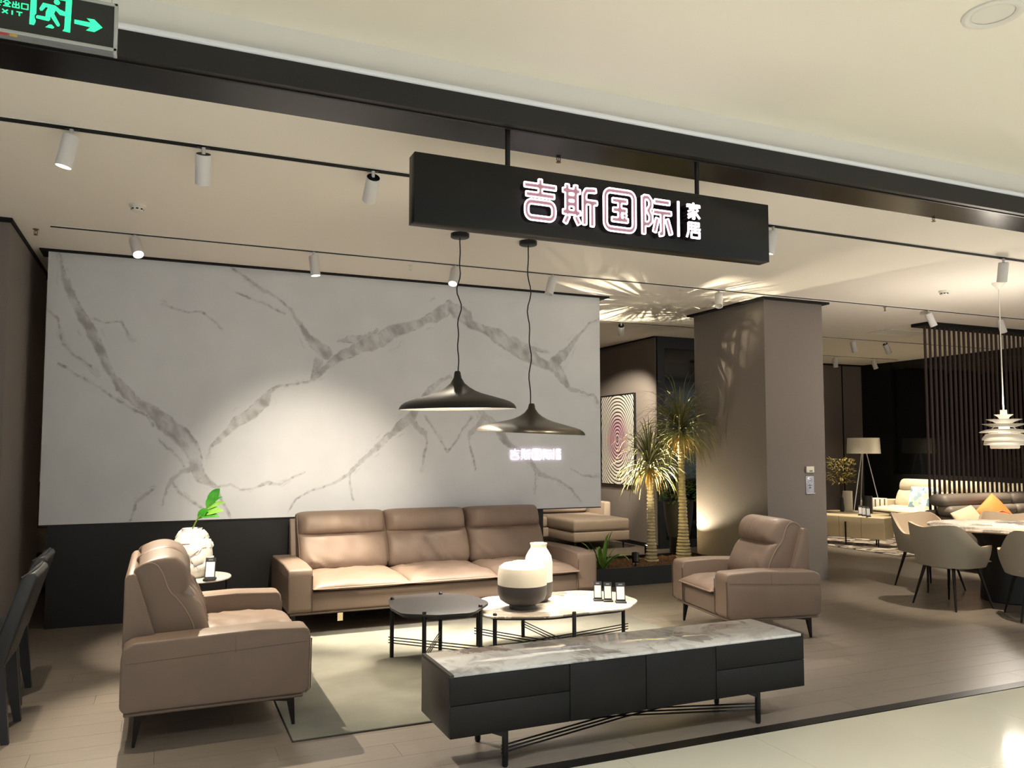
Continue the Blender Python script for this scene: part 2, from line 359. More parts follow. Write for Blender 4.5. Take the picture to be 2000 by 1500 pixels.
VEINS = [
[(-0.879,3.27,0.009),(-0.854,3.162,0.018),(-0.82,3.012,0.052),(-0.764,2.881,0.067),(-0.685,2.75,0.082),(-0.622,2.635,0.09),(-0.565,2.501,0.068),(-0.509,2.385,0.068),(-0.46,2.267,0.069),(-0.412,2.183,0.038),(-0.348,2.083,0.077),(-0.236,1.982,0.094),(-0.108,1.881,0.095),(0.021,1.779,0.145),(0.153,1.676,0.147),(0.253,1.553,0.132),(0.289,1.43,0.099),(0.299,1.342,0.099),(0.367,1.254,0.1),(0.477,1.164,0.025),(0.513,1.057,0.013),(0.566,0.949,0.02),(0.601,0.886,0.014)],
[(0.274,1.36,0.066),(0.162,1.318,0.032),(0.091,1.249,0.04),(0.045,1.173,0.013),(0.016,1.035,0.008)],
[(0.091,1.241,0.01),(0.166,1.135,0.013),(0.282,1.045,0.016),(0.348,0.991,0.01)],
[(0.485,1.172,0.01),(0.611,1.196,0.017),(0.697,1.15,0.007),(0.817,1.157,0.007),(0.92,1.218,0.018),(1.062,1.206,0.014),(1.186,1.259,0.011),(1.275,1.304,0.007)],
[(-0.238,0.907,0.005),(-0.211,1.059,0.015),(-0.151,1.117,0.023),(-0.074,1.175,0.016)],
[(0.396,1.456,0.007),(0.427,1.545,0.017),(0.492,1.616,0.051),(0.583,1.715,0.06),(0.667,1.796,0.095),(0.786,1.88,0.105),(0.889,1.973,0.088),(0.922,2.083,0.044),(1.009,2.141,0.018),(1.17,2.174,0.014),(1.316,2.211,0.018),(1.352,2.264,0.065),(1.387,2.379,0.093)],
[(0.559,3.274,0.007),(0.673,3.192,0.017),(0.833,3.076,0.025),(0.994,2.995,0.014),(1.122,2.892,0.018),(1.197,2.765,0.037),(1.291,2.638,0.074),(1.385,2.549,0.131),(1.46,2.477,0.151)],
[(-0.936,2.75,0.004),(-0.853,2.663,0.009),(-0.858,2.587,0.004),(-0.81,2.455,0.006),(-0.718,2.35,0.009),(-0.611,2.278,0.007),(-0.518,2.171,0.006)],
[(-0.834,2.286,0.004),(-0.729,2.223,0.004),(-0.546,2.085,0.008),(-0.422,2.012,0.012),(-0.281,1.913,0.012),(-0.138,1.829,0.008),(-0.073,1.735,0.006)],
[(-0.022,1.623,0.006),(0.093,1.501,0.008),(0.192,1.379,0.008)],
[(-0.579,2.706,0.005),(-0.486,2.66,0.009),(-0.349,2.677,0.005),(-0.251,2.51,0.003)],
[(-0.038,2.874,0.003),(0.125,2.814,0.007),(0.323,2.81,0.008),(0.495,2.667,0.003)],
[(0.607,3.03,0.003),(0.8,2.962,0.009),(1.069,2.85,0.011)],
[(1.129,0.931,0.004),(1.207,1.057,0.009),(1.369,1.145,0.011),(1.591,1.197,0.015),(1.722,1.289,0.023)],
[(1.722,1.27,0.01),(1.744,1.025,0.006)],
[(1.345,2.233,0.048),(1.487,2.352,0.081),(1.631,2.464,0.098),(1.827,2.564,0.117),(1.994,2.639,0.136),(2.164,2.733,0.156),(2.337,2.794,0.106),(2.495,2.864,0.089),(2.566,2.911,0.126),(2.674,2.988,0.127),(2.746,3.054,0.092),(2.838,2.99,0.129),(2.931,2.935,0.131),(2.987,2.868,0.075),(3.137,2.816,0.095),(3.308,2.745,0.174),(3.482,2.647,0.137),(3.639,2.583,0.159),(3.838,2.483,0.121),(3.999,2.435,0.123),(4.101,2.329,0.124),(4.162,2.22,0.041),(4.328,2.17,0.025),(4.476,2.136,0.021),(4.539,2.063,0.032)],
[(1.564,2.6,0.013),(1.711,2.632,0.066),(1.859,2.674,0.033),(1.993,2.74,0.025)],
[(3.482,2.755,0.029),(3.6,2.671,0.049),(3.778,2.635,0.05),(3.919,2.605,0.024)],
[(3.959,2.451,0.143),(4.082,2.567,0.103),(4.206,2.702,0.052),(4.311,2.838,0.025),(4.418,2.957,0.017),(4.557,3.022,0.009)],
[(1.711,1.285,0.024),(1.792,1.381,0.033),(1.956,1.527,0.042),(2.089,1.643,0.059),(2.242,1.761,0.069),(2.345,1.863,0.07),(2.448,2.05,0.044),(2.553,2.164,0.062),(2.66,2.261,0.045),(2.75,2.299,0.018),(2.842,2.25,0.015),(3.027,2.099,0.047),(3.139,1.91,0.056),(3.252,1.806,0.057),(3.386,1.631,0.077),(3.56,1.49,0.058),(3.716,1.365,0.049),(3.795,1.257,0.04),(3.995,1.183,0.02),(4.198,1.089,0.016),(4.321,0.959,0.008)],
[(2.345,1.846,0.035),(2.398,1.762,0.044),(2.486,1.704,0.044),(2.513,1.628,0.011),(2.487,1.493,0.014),(2.471,1.392,0.014),(2.454,1.309,0.009)],
[(3.139,1.857,0.038),(3.083,1.769,0.037),(3.0,1.699,0.046),(2.982,1.63,0.011),(3.01,1.492,0.015),(3.048,1.319,0.011)],
[(2.485,1.882,0.014),(2.592,1.73,0.014),(2.682,1.612,0.011),(2.745,1.509,0.018),(2.808,1.595,0.011),(2.899,1.716,0.015),(2.99,1.855,0.015)],
[(4.189,1.307,0.01),(4.322,1.232,0.017),(4.532,1.22,0.017)],
[(3.755,1.258,0.008),(3.745,1.045,0.006)]]
# ================================================================ SETTING
floor = struct(box('floor', (-7, 3.645, -.2), (17, 16, -.004), 'black_gap'))
# planks: near ones single, the far field joined
random.seed(11)
PW, PL = .192, 1.55
pme = bpy.data.meshes.new('plank')
_b = bmesh.new(); box_bm(_b, (-PL/2+.0008, -PW/2+.0008, -.02), (PL/2-.0008, PW/2-.0008, 0), 0); _b.to_mesh(pme); _b.free(); pme.materials.append(MATS['plank'])
far = []
row = 0; y = 3.645 + PW/2
while y < 16:
    off = (row*.37) % 1*PL
    x = -7 + PL/2 - off
    while x < 17.5:
        if y < 8.6 and -2.2 < x < 8.9:
            o = bpy.data.objects.new('plank', pme); COL.objects.link(o); o.location = (x, y, 0); o.parent = floor
        else: far.append((x, y))
        x += PL
    y += PW; row += 1
vs, fs = [], []
for (x, y) in far:
    o = len(vs); a, b = PL/2-.0008, PW/2-.0008
    vs += [(x-a, y-b, 0), (x+a, y-b, 0), (x+a, y+b, 0), (x-a, y+b, 0)]; fs.append((o, o+1, o+2, o+3))
tag(mk('plank_field', vs, fs, 'plank', floor), kind='stuff')
struct(box('trim_1', (-7, 3.565, -.2), (17, 3.643, .003), 'black_metal'))
mf = struct(box('floor_mall', (-9, -8, -.2), (17, 3.563, -.004), 'black_gap'))
tme = bpy.data.meshes.new('tile')
_b = bmesh.new(); box_bm(_b, (-.399, -.399, -.02), (.399, .399, 0), .0015, 1); _b.to_mesh(tme); _b.free(); tme.materials.append(MATS['tile'])
for i in range(-13, 17):
    for j in range(0, 14):
        if j > 4 and not (-4 < i < 10): continue
        o = bpy.data.objects.new('tile', tme); COL.objects.link(o); o.location = (3.355+.8*i, 3.163-.8*j, 0); o.parent = mf
# ceilings
struct(box('ceiling', (-7, 4.13, ZC), (17, 16, ZC+.15), 'ceiling'))
struct(box('ceiling_mall', (-9, -8, ZM), (17, 3.84, ZM+.1), 'mall_ceiling'))
# fascia above the beam, with a strip painted in the bluish cove glow
prism('trim_2', [(3.84, 3.37), (3.84, 3.45), (3.84, ZM+.1), (4.2, ZM+.1), (4.2, 3.37)], 0, -9, 17, 'fascia')['kind'] = 'structure'
struct(box('trim_cove_glow', (-9, 3.785, 3.3725), (17, 3.8395, 3.398), 'cove_glow_paint', None, .006, 2))
beam = struct(empty('trim_beam', (0, 3.8, 3.25)))
box('beam_fascia', (-9, 0, 0), (17, .05, .122), 'black_panel', beam)
box('beam_soffit', (-9, .052, .002), (17, .345, .122), 'black_gloss', beam)
box('beam_lip', (-9, .042, -.006), (17, .058, .004), 'black_metal', beam)
# walls
struct(box('wall_left_far', (-7, 3.65, 0), (-6.8, 16, ZC), 'taupe'))
struct(box('wall_right_far', (16.8, 3.65, 0), (17, 16, ZC), 'taupe'))
struct(box('wall_back', (-7, 14.6, 0), (17, 14.8, ZC), 'taupe'))
pl = struct(box('wall_left', (-3.2, 7.02, 0), (-1.09, 9.12, ZC-.03), 'taupe'))
struct(box('trim_3', (-3.25, 6.98, ZC-.03), (-1.075, 9.3, ZC-.0005), 'black_gap'))
struct(box('wall_left_back', (-4.2, 10.9, 0), (-.2, 11.05, ZC), 'ceiling'))
# the pillar
struct(box('wall_pillar', (6.33, 7.27, 0), (7.205, 8.6, ZC-.025), 'taupe'))
struct(box('trim_4', (6.275, 7.215, ZC-.025), (7.275, 8.68, ZC-.0005), 'black_gap'))
# picture wall and dark shop window behind the trees
struct(box('wall_picture', (7.0, 10.52, .06), (7.15, 14.6, ZC-.02), 'taupe'))
struct(box('baseboard_picture', (6.985, 10.5, 0), (7.15, 14.6, .06), 'black_panel'))
struct(box('trim_5', (6.97, 10.5, ZC-.02), (7.15, 14.6, ZC-.0005), 'black_gap'))
win = struct(empty('window_1', (7.15, 10.5, 0)))
box('window_frame', (-.13, -.02, 0), (.0, .1, ZC-.001), 'window_frame', win)
box('window_frame', (2.35, -.02, 0), (2.5, .1, ZC-.001), 'window_frame', win)
box('head_rail', (0, -.02, 3.1), (2.35, .1, ZC-.001), 'window_frame', win)
box('bottom_rail', (0, -.02, 0), (2.35, .1, .12), 'window_frame', win)
box('pane', (0, .02, .12), (2.35, .04, 3.1), 'dark_glass', win)
box('backing', (0, .06, .12), (2.35, .09, 3.1), 'black_panel', win)
# rear right: back wall and glazed side
struct(box('wall_rear_right', (9.65, 12.6, 0), (13.6, 12.75, ZC-.03), 'taupe_dark'))
struct(box('wall_rear_return', (9.65, 10.62, 0), (9.8, 12.6, ZC-.03), 'taupe_dark'))
struct(box('trim_6', (9.65, 12.55, ZC-.03), (13.6, 12.75, ZC-.0005), 'black_gap'))
struct(box('trim_7', (12.98, 12.585, 0), (13.0, 12.6, ZC-.03), 'black_gap'))
w2 = struct(empty('window_2', (13.6, 12.6, 0)))
box('window_frame', (-.06, -.75, 0), (.12, 0, ZC-.001), 'window_frame', w2)
box('head_rail', (-.03, -8.5, 3.13), (.12, -.75, ZC-.001), 'window_frame', w2)
box('sill', (-.08, -8.5, 0), (.12, -.75, 1.02), 'window_frame', w2)
for k, yy in enumerate((-.75, -3.0, -5.3)):
    box('pane', (.02, yy-2.2, 1.02), (.04, yy-.05, 3.13), 'dark_glass', w2)
    box('mullion', (-.03, yy-2.25, 1.02), (.1, yy-2.2, 3.13), 'window_frame', w2)
box('backing', (.08, -8.5, 1.02), (.11, -.75, 3.13), 'taupe_dark', w2)

# marble feature wall
VX0, VX1, VZ0, VZ1 = -.947, 4.567, .885, 3.262
fw_ = empty('feature_wall', (0, 7.98, 0), 0, 'large white marble wall panel with grey veins above a black base', 'wall panel')
nx, nz = 660, 286
gx = np.linspace(VX0, VX1, nx+1); gz = np.linspace(VZ0, VZ1, nz+1)
GX, GZ = np.meshgrid(gx, gz)
rng = np.random.RandomState(3)
def vnoise(X, Z, s, seed):
    r = np.random.RandomState(seed); g = r.rand(64, 64)
    x = X*s; z = Z*s; xi = np.floor(x).astype(int); zi = np.floor(z).astype(int); fx = x-xi; fz = z-zi
    fx = fx*fx*(3-2*fx); fz = fz*fz*(3-2*fz)
    G = lambda i, j: g[i % 64, j % 64]
    return (G(xi, zi)*(1-fx)+G(xi+1, zi)*fx)*(1-fz)+(G(xi, zi+1)*(1-fx)+G(xi+1, zi+1)*fx)*fz
def fbm(X, Z, s, seed, n=4):
    o = 0; a = .5
    for k in range(n): o = o+a*vnoise(X, Z, s*2**k, seed+k); a *= .5
    return o-.47
WXX = GX+.05*fbm(GX, GZ, 5, 1)+.022*fbm(GX, GZ, 22, 21); WZZ = GZ+.05*fbm(GX, GZ, 5, 5)+.022*fbm(GX, GZ, 22, 31)
VV = np.zeros_like(GX)
tex = fbm(GX, GZ, 9, 9); wob = fbm(GX, GZ, 6, 40, 3); streak = fbm(GX+GZ*.6, GZ*.5-GX*.2, 16, 50); fine = fbm(GX, GZ, 30, 14)
for pl_ in VEINS:
    dmin = np.full(GX.shape, 9.); wmin = np.full(GX.shape, .01)
    for (x0, z0, w0), (x1, z1, w1) in zip(pl_[:-1], pl_[1:]):
        dx, dz = x1-x0, z1-z0; L2 = dx*dx+dz*dz+1e-9
        t = np.clip(((WXX-x0)*dx+(WZZ-z0)*dz)/L2, 0, 1)
        d = np.hypot(WXX-x0-t*dx, WZZ-z0-t*dz); w = w0+(w1-w0)*t
        k = d < dmin; dmin = np.where(k, d, dmin); wmin = np.where(k, w, wmin)
    hw = np.maximum(wmin*.46*(.62+1.1*np.clip(wob+.45, 0, 1)), .004)
    body = np.clip((hw-dmin)/.016+.5, 0, 1)*np.where(wmin > .045, .12+.52*np.clip(streak*2.2+.42, 0, 1), .3)
    edge = np.exp(-((dmin-hw*.95)/.006)**2)*np.clip(.30+1.7*fine, 0, .75)
    inner = np.where(wmin > .06, np.exp(-((dmin-hw*.35)/.006)**2)*np.clip(1.6*fine, 0, .45), 0)
    hair = np.exp(-((dmin-hw*1.9-.012)/.005)**2)*np.clip(1.5*tex-.12, 0, .3)
    thin = np.where(wmin < .05, np.exp(-(dmin/.006)**2)*np.clip(.28+1.2*fine, 0, .65), 0)
    edge = np.maximum(np.maximum(edge, inner), hair)
    VV = np.maximum(VV, np.maximum(body, np.maximum(edge, thin)))
vs = np.stack([GX.ravel(), np.zeros(GX.size), GZ.ravel()], 1)
ii = np.arange(nz)[:, None]*(nx+1)+np.arange(nx)[None, :]
fq = np.stack([ii, ii+1, ii+nx+2, ii+nx+1], -1).reshape(-1, 4)
me = bpy.data.meshes.new('marble_face'); me.vertices.add(len(vs)); me.vertices.foreach_set('co', vs.ravel().astype(np.float32))
me.loops.add(fq.size); me.loops.foreach_set('vertex_index', fq.ravel().astype(np.int32))
me.polygons.add(len(fq)); me.polygons.foreach_set('loop_start', (np.arange(len(fq))*4).astype(np.int32)); me.update(calc_edges=True)
at = me.attributes.new('vein', 'FLOAT', 'POINT'); at.data.foreach_set('value', VV.ravel().astype(np.float32))
me.materials.append(MATS['marble_wall'])
mo = bpy.data.objects.new('marble_face', me); COL.objects.link(mo); mo.parent = fw_
box('marble_back', (VX0, .001, VZ0), (VX1, .11, VZ1), 'fascia', fw_)
box('bottom_edge', (VX0, .0, VZ0-.012), (VX1, .11, VZ0-.001), 'black_panel', fw_)
bb = box('base_panel', (-.88, .012, 0), (3.85, .2, VZ0-.013), 'black_panel', fw_)
struct(box('trim_8', (-1.014, 7.94, ZC-.014), (4.677, 8.25, ZC-.0005), 'black_gap'))

# lighting tracks, flush in the ceiling
def track(x0, x1, y, label, w=.05):
    t = empty('light_track', ((x0+x1)/2, y, ZC), 0, label, 'track', 'black ceiling tracks'); h = (x1-x0)/2
    box('channel', (-h, -w/2, -.004), (h, w/2, -.0005), 'black_gap', t)
    boxes('rim', [((-h, -w/2-.006, -.006), (h, -w/2, -.0005)), ((-h, w/2, -.006), (h, w/2+.006, -.0005))], 'white_trim', t)
track(-3.0, 9.5, 4.86, 'long black lighting track nearest the black beam, carrying large spotlights', .066)
track(-.84, 12.5, 7.12, 'long black lighting track just in front of the marble wall')
track(4.9, 13.3, 9.52, 'black lighting track over the trees, passing behind the pillar')
track(9.9, 13.26, 11.43, 'short black lighting track nearest the rear grey wall')

# ================================================================ LIGHTS
def track_light(x, y, aim, label, energy=0, color=WARM, spot=50, blend=.6, glow=True, s=1.0):
    t = empty('track_spotlight', (x, y, ZC-.006), 0, label, 'spotlight', 'white track spotlights')
    tubes('stem', [([(0, 0, 0), (0, 0, -.045*s)], .011*s)], 'white_metal', t, 8)
    box('adapter', (-.035*s, -.012, -.003), (.035*s, .012, .001), 'black_metal', t)
    d = (Vector(aim)-Vector((x, y, ZC-.1))).normalized(); c0 = Vector((0, 0, -.05*s)); r = .043*s; L = .165*s
    q = d.to_track_quat('Z', 'Y')
    def ring(prof, name, m, cap):
        o = lathe(name, prof, m, t, 24, cap=cap, smooth=40)
        o.data.transform(Matrix.Translation(c0) @ q.to_matrix().to_4x4())
        return o
    h = ring([(r*.94, -.01), (r, -.004), (r, L), (r*.9, L), (r*.82, L-.03)], 'housing', 'white_metal', False)
    ring([(0.0005, -.01), (r*.94, -.0101)], 'cap', 'black_metal', False)
    ring([(0.0005, L-.03), (r*.83, L-.0301)], 'lens', 'glow' if glow else 'switch', False)
    if energy:
        p = Vector((x, y, ZC-.006))+c0+d*(L+.006)
        lamp('spot_lamp', 'SPOT', p, energy*KS, color, t, aim, .03, spot, blend)
    return t
tl = track_light
tl(-.49, 4.86, (-1.15, 5.0, 0), 'white track spotlight on the front track near the exit sign, tilted left', 66, WARM, 84, .9)
tl(.18, 4.86, (.24, 6.5, .6), 'white track spotlight on the front track, hanging nearly straight down', 230, WARM, 26)
tl(1.17, 4.86, (1.3, 7.9, .9), 'white track spotlight on the front track just left of the hanging sign', 185, WARM, 46, 1.0)
tl(2.35, 4.86, (2.55, 5.55, .45), 'added track spotlight, unseen behind the hanging sign, lighting the jars', 110, WARM, 34)  # unseen spotlight added to light the jars and their table
tl(3.3, 4.86, (3.0, 5.3, .2), 'added track spotlight, unseen behind the right half of the hanging sign', 110, WARM, 56)  # also out of sight, added to brighten the coffee tables
tl(4.34, 4.86, (3.9, 5.6, 0), 'white track spotlight at the right end of the hanging sign', 70, SOFTW, 60)
tl(7.01, 4.86, (7.4, 5.5, .7), 'white track spotlight on the front track above the white pendant lamp', 130, WARM, 50)
tl(-.24, 7.12, (.45, 5.2, .45), 'brightly glowing track spotlight above the left part of the marble wall', 330, WARM, 46)
tl(1.19, 7.12, (1.5, 7.02, .5), 'glowing track spotlight above the marble wall, second from the left wall', 420, WARM, 34, .7)
tl(2.51, 7.12, (1.6, 5.85, .3), 'glowing track spotlight beside the left pendant cord', 155, WARM, 48)
tl(3.54, 7.12, (2.7, 6.9, .5), 'white track spotlight right of both pendant cords, tilted toward the marble wall', 60, WARM, 40, glow=False)
tl(5.58, 7.12, (4.5, 5.8, .5), 'white track spotlight beside the pillar top, tilted left', 70, SOFTW, 46, .8, glow=False)
tl(8.82, 7.12, (9.9, 6.7, .6), 'white track spotlight above the left end of the slatted screen', 220, WARM, 50, glow=False)
tl(10.16, 7.12, (10.4, 6.6, .6), 'white track spotlight further right above the slatted screen', 200, WARM, 50, glow=False)
tl(5.79, 9.52, (6.95, 11.6, 1.7), 'small white track spotlight over the picture with rings', 240, WARM, 50, glow=False)
tl(10.07, 9.52, (10.6, 9.3, .4), 'white track spotlight right of the pillar, tilted right', 170, WARM, 60, glow=False)
tl(10.78, 9.52, (12.9, 9.9, .5), 'white track spotlight nearest the slatted screen on the tree track', 150, WARM, 50, glow=False)
tl(11.63, 11.43, (11.7, 11.3, .3), 'white track spotlight by the rear grey wall, next to the pillar', 90, WARM, 70, glow=False)
tl(12.6, 11.43, (13.1, 10.7, .6), 'white track spotlight by the rear grey wall, above the floor lamp', 170, WARM, 56, glow=False)
tl(5.2, 9.52, (6.2, 11.4, .4), 'added track spotlight, unseen behind the marble wall, lighting the beige chaise', 120, WARM, 56, glow=False)  # out of sight behind the marble, added to light the chaise

# mall downlights: one in view, unlit; the lit ones are added, out of view
def downlight(x, y, label, energy=0):
    t = empty('mall_downlight', (x, y, ZM), 0, label, 'ceiling light', 'round mall ceiling lights')
    lathe('trim_ring', [(.085, -.001), (.13, -.001), (.128, -.008), (.118, -.012), (.1, -.012), (.09, -.004)], 'white_trim', t, 40, cap=False)
    disc('diffuser', (0, 0, -.003), .088, 'glow_soft' if energy else 'white_trim', t)
    if energy: lamp('added_mall_lamp', 'AREA', (x, y, ZM-.016), energy*KM, NEUT, t, (x, y, 0), .2, spread=104)
downlight(3.47, 2.41, 'round white ceiling light in the mall ceiling, upper right corner')
for (x, y) in [(-2.6, 1.0), (-.6, 1.0), (1.4, 1.0), (3.4, .9), (5.4, 1.0), (7.4, 1.0), (9.6, 1.4), (0, -1.6), (3, -1.6), (6, -1.6)]:
    downlight(x, y, 'added mall ceiling light, unseen behind the camera', 78)
# ================================================================ SIGNS (stroke letters)
def seg_sd(X, Y, a, b, hw, cap):
    ax, ay = a; bx, by = b; dx, dy = bx-ax, by-ay; L = math.hypot(dx, dy)+1e-9; ux, uy = dx/L, dy/L
    s = (X-(ax+bx)/2)*ux+(Y-(ay+by)/2)*uy; n = -(X-(ax+bx)/2)*uy+(Y-(ay+by)/2)*ux
    qx = np.abs(s)-L/2-cap; qy = np.abs(n)-hw
    return np.hypot(np.maximum(qx, 0), np.maximum(qy, 0))+np.minimum(np.maximum(qx, qy), 0)
def rrect(x0, y0, x1, y1, r, n=5):
    o = []
    for cx, cy, a0 in ((x1-r, y1-r, 0), (x0+r, y1-r, 90), (x0+r, y0+r, 180), (x1-r, y0+r, 270)):
        for k in range(n+1): a = R(a0+90*k/n); o.append((cx+r*math.cos(a), cy+r*math.sin(a)))
    return o+[o[0]]
def contours(strokes, hw, step=1.6, cap=0):
    xs = np.arange(-14, 116, step); ys = np.arange(-14, 116, step); X, Y = np.meshgrid(xs, ys); F = np.full(X.shape, 99.)
    for st in strokes:
        for a, b in zip(st[:-1], st[1:]): F = np.minimum(F, seg_sd(X, Y, a, b, hw, cap))
        for p in st[1:-1]: F = np.minimum(F, np.hypot(X-p[0], Y-p[1])-hw)
    segs = {}
    def ip(i, j, k, l):
        a, b = F[j, i], F[l, k]; t = a/(a-b); return (xs[i]+(xs[k]-xs[i])*t, ys[j]+(ys[l]-ys[j])*t)
    ins = F < 0; ny, nx = F.shape; P = {}
    for j in range(ny-1):
        for i in range(nx-1):
            c = [ins[j, i], ins[j, i+1], ins[j+1, i+1], ins[j+1, i]]
            if all(c) or not any(c): continue
            E_ = [((i, j), (i+1, j)), ((i+1, j), (i+1, j+1)), ((i+1, j+1), (i, j+1)), ((i, j+1), (i, j))]
            cr = []
            for k in range(4):
                if c[k] != c[(k+1) % 4]:
                    key = tuple(sorted(E_[k])); P[key] = ip(*key[0], *key[1]); cr.append((key, c[k]))
            # leave-edge (inside->outside) joined to enter-edge
            outs = [k for k, v in cr if v]; inn = [k for k, v in cr if not v]
            for a, b in zip(outs, inn): segs[a] = b
    loops = []
    while segs:
        s, n = segs.popitem(); lp = [s]
        while n != s and n in segs: lp.append(n); n = segs.pop(n)
        if len(lp) > 4: loops.append([P[k] for k in lp])
    return loops
def fill_mesh(loops, depth):
    cu = bpy.data.curves.new('c', 'CURVE'); cu.dimensions = '2D'; cu.fill_mode = 'BOTH'; cu.extrude = depth/2
    for lp in loops:
        sp = cu.splines.new('POLY'); sp.points.add(len(lp)-1); sp.use_cyclic_u = True
        for p, q in zip(sp.points, lp): p.co = (q[0], q[1], 0, 1)
    o = bpy.data.objects.new('c', cu); COL.objects.link(o); dg = bpy.context.evaluated_depsgraph_get()
    me = bpy.data.meshes.new_from_object(o.evaluated_get(dg)); bpy.data.objects.remove(o); bpy.data.curves.remove(cu)
    return me
GL = {
 'ji': [[(3, 82), (97, 82)], [(50, 99), (50, 61)], [(8, 61), (92, 61)], rrect(10, 6, 90, 44, 14)],
 'si': [[(0, 82), (50, 82)], [(13, 97), (13, 30)], [(37, 97), (37, 30)], [(13, 66), (37, 66)], [(13, 50), (37, 50)], [(0, 30), (50, 30)], [(16, 22), (6, 3)], [(36, 22), (47, 3)],
        [(62, 4), (62, 78), (68, 88), (96, 90)], [(62, 60), (99, 60)], [(84, 60), (84, 2)]],
 'guo': [rrect(4, 3, 96, 97, 16), [(26, 74), (74, 74)], [(28, 51), (72, 51)], [(24, 27), (76, 27)], [(50, 74), (50, 27)], [(60, 42), (70, 36)]],
 'jia_out': [[(9, 0), (9, 95)], [(9, 93), (24, 93), (32, 84), (32, 72), (24, 60), (32, 48), (32, 34), (24, 26), (14, 26)], [(44, 86), (94, 86)], [(40, 59), (99, 59)], [(69, 59), (69, 6), (58, 4)], [(53, 44), (43, 8)], [(84, 44), (97, 6)]],
 'bar': [[(50, 2), (50, 98)]],
 'jia': [[(50, 99), (50, 86)], [(8, 70), (8, 84), (92, 84), (92, 70)], [(20, 68), (80, 68)], [(54, 66), (12, 44)], [(44, 56), (58, 40), (56, 6), (42, 8)], [(54, 46), (10, 24)], [(56, 32), (12, 6)], [(84, 58), (62, 44)], [(62, 44), (94, 8)]],
 'ju': [[(14, 92), (86, 92), (86, 74), (14, 74)], [(14, 92), (14, 40), (2, 4)], [(26, 56), (98, 56)], [(60, 74), (60, 38)], [(34, 38), (90, 38), (90, 6), (34, 6), (34, 38)]],
 'an': [[(50, 99), (50, 88)], [(8, 70), (8, 84), (92, 84), (92, 70)], [(4, 46), (96, 46)], [(46, 68), (24, 24), (80, 2)], [(74, 46), (54, 16), (12, 2)]],
 'quan': [[(50, 98), (4, 58)], [(50, 98), (96, 58)], [(24, 52), (76, 52)], [(26, 30), (74, 30)], [(50, 52), (50, 5)], [(8, 5), (92, 5)]],
 'chu': [[(50, 98), (50, 8)], [(16, 86), (16, 54), (84, 54)], [(84, 86), (84, 54)], [(8, 40), (8, 6), (92, 6)], [(92, 40), (92, 6)]],
 'kou': [[(10, 88), (90, 88), (90, 8), (10, 8), (10, 88)]],
 'E': [[(80, 92), (15, 92), (15, 8), (80, 8)], [(15, 50), (72, 50)]],
 'X': [[(8, 94), (92, 6)], [(92, 94), (8, 6)]], 'I': [[(50, 96), (50, 4)]], 'T': [[(4, 92), (96, 92)], [(50, 92), (50, 4)]],
}
def letter(ch, x, y, z, w, h, hw, depth, m, parent, name='sign_letter', tube=None, tm='neon', cap=0, step=1.6):
    # upright letter facing -Y, lower left corner at x,z, back at y
    lps = contours(GL[ch], hw, step, cap); me = fill_mesh(lps, 1.0)
    me.transform(Matrix(((w/100, 0, 0, x), (0, 0, -depth, y-depth/2), (0, h/100, 0, z), (0, 0, 0, 1))))
    me.materials.clear(); me.materials.append(MATS[m]); me.name = name
    o = bpy.data.objects.new(name, me); COL.objects.link(o); o.parent = parent
    if tube:
        lst = []
        for lp in lps:
            q = [lp[k] for k in range(0, len(lp), 2)]
            lst.append(([(x+p[0]*w/100, y-depth-tube*.4, z+p[1]*h/100) for p in q], tube))
        tubes('light_tube', lst, tm, o, 6, True)
    return o
sg = empty('hanging_sign', (0, 3.84, 0), 0, 'black hanging shop sign box with glowing white and pink characters', 'sign')
box('sign_box', (1.135, 0, 2.685), (3.395, .095, 3.043), 'sign_box', sg, .002, 1)
for x in (1.665, 2.895): tubes('rod', [([(x, .045, 3.04), (x, .045, 3.2525)], .014)], 'black_metal', sg, 10)
for ch, x0, x1 in (('ji', 1.712, 1.912), ('si', 1.945, 2.16), ('guo', 2.2, 2.402), ('jia_out', 2.437, 2.645)):
    o = letter(ch, x0, -.001, 2.748, x1-x0, .228, 5.6, .05, 'letter_side', sg, tube=.0043)
    lf = letter(ch, x0, -.0515, 2.748, x1-x0, .228, 4.6, .001, 'letter_face', o, name='letter_face')
letter('bar', 2.64, -.001, 2.752, .1, .216, 8, .05, 'letter_side', sg, name='sign_bar'); 
sb_ = [c for c in sg.children if c.name.startswith('sign_bar')][0]
letter('bar', 2.64, -.0515, 2.752, .1, .216, 7.5, .004, 'neon', sb_, name='bar_face')
for ch, z in (('jia', 2.868), ('ju', 2.756)):
    o = letter(ch, 2.745, -.001, z, .1, .1, 6.5, .05, 'letter_side', sg)
    letter(ch, 2.745, -.0515, z, .1, .1, 6, .004, 'neon', o, name='letter_face')
# smaller glowing sign on the marble
ws = empty('wall_sign', (0, 7.974, 0), 0, 'small glowing pink white character sign on the marble wall', 'sign')
x = 3.446
for ch, w in (('ji', .122), ('si', .128), ('guo', .128), ('jia_out', .126)):
    letter(ch, x, 0, 1.415, w*.92, .122, 3.0, .012, 'neon_solid', ws, step=2.0); x += w+.004
letter('bar', 3.925, 0, 1.415, .09, .122, 3.5, .012, 'neon_solid', ws, step=2.0)
letter('jia', 4.0, 0, 1.482, .06, .056, 5, .012, 'neon_solid', ws, step=2.0); letter('ju', 4.0, 0, 1.417, .06, .056, 5, .012, 'neon_solid', ws, step=2.0)

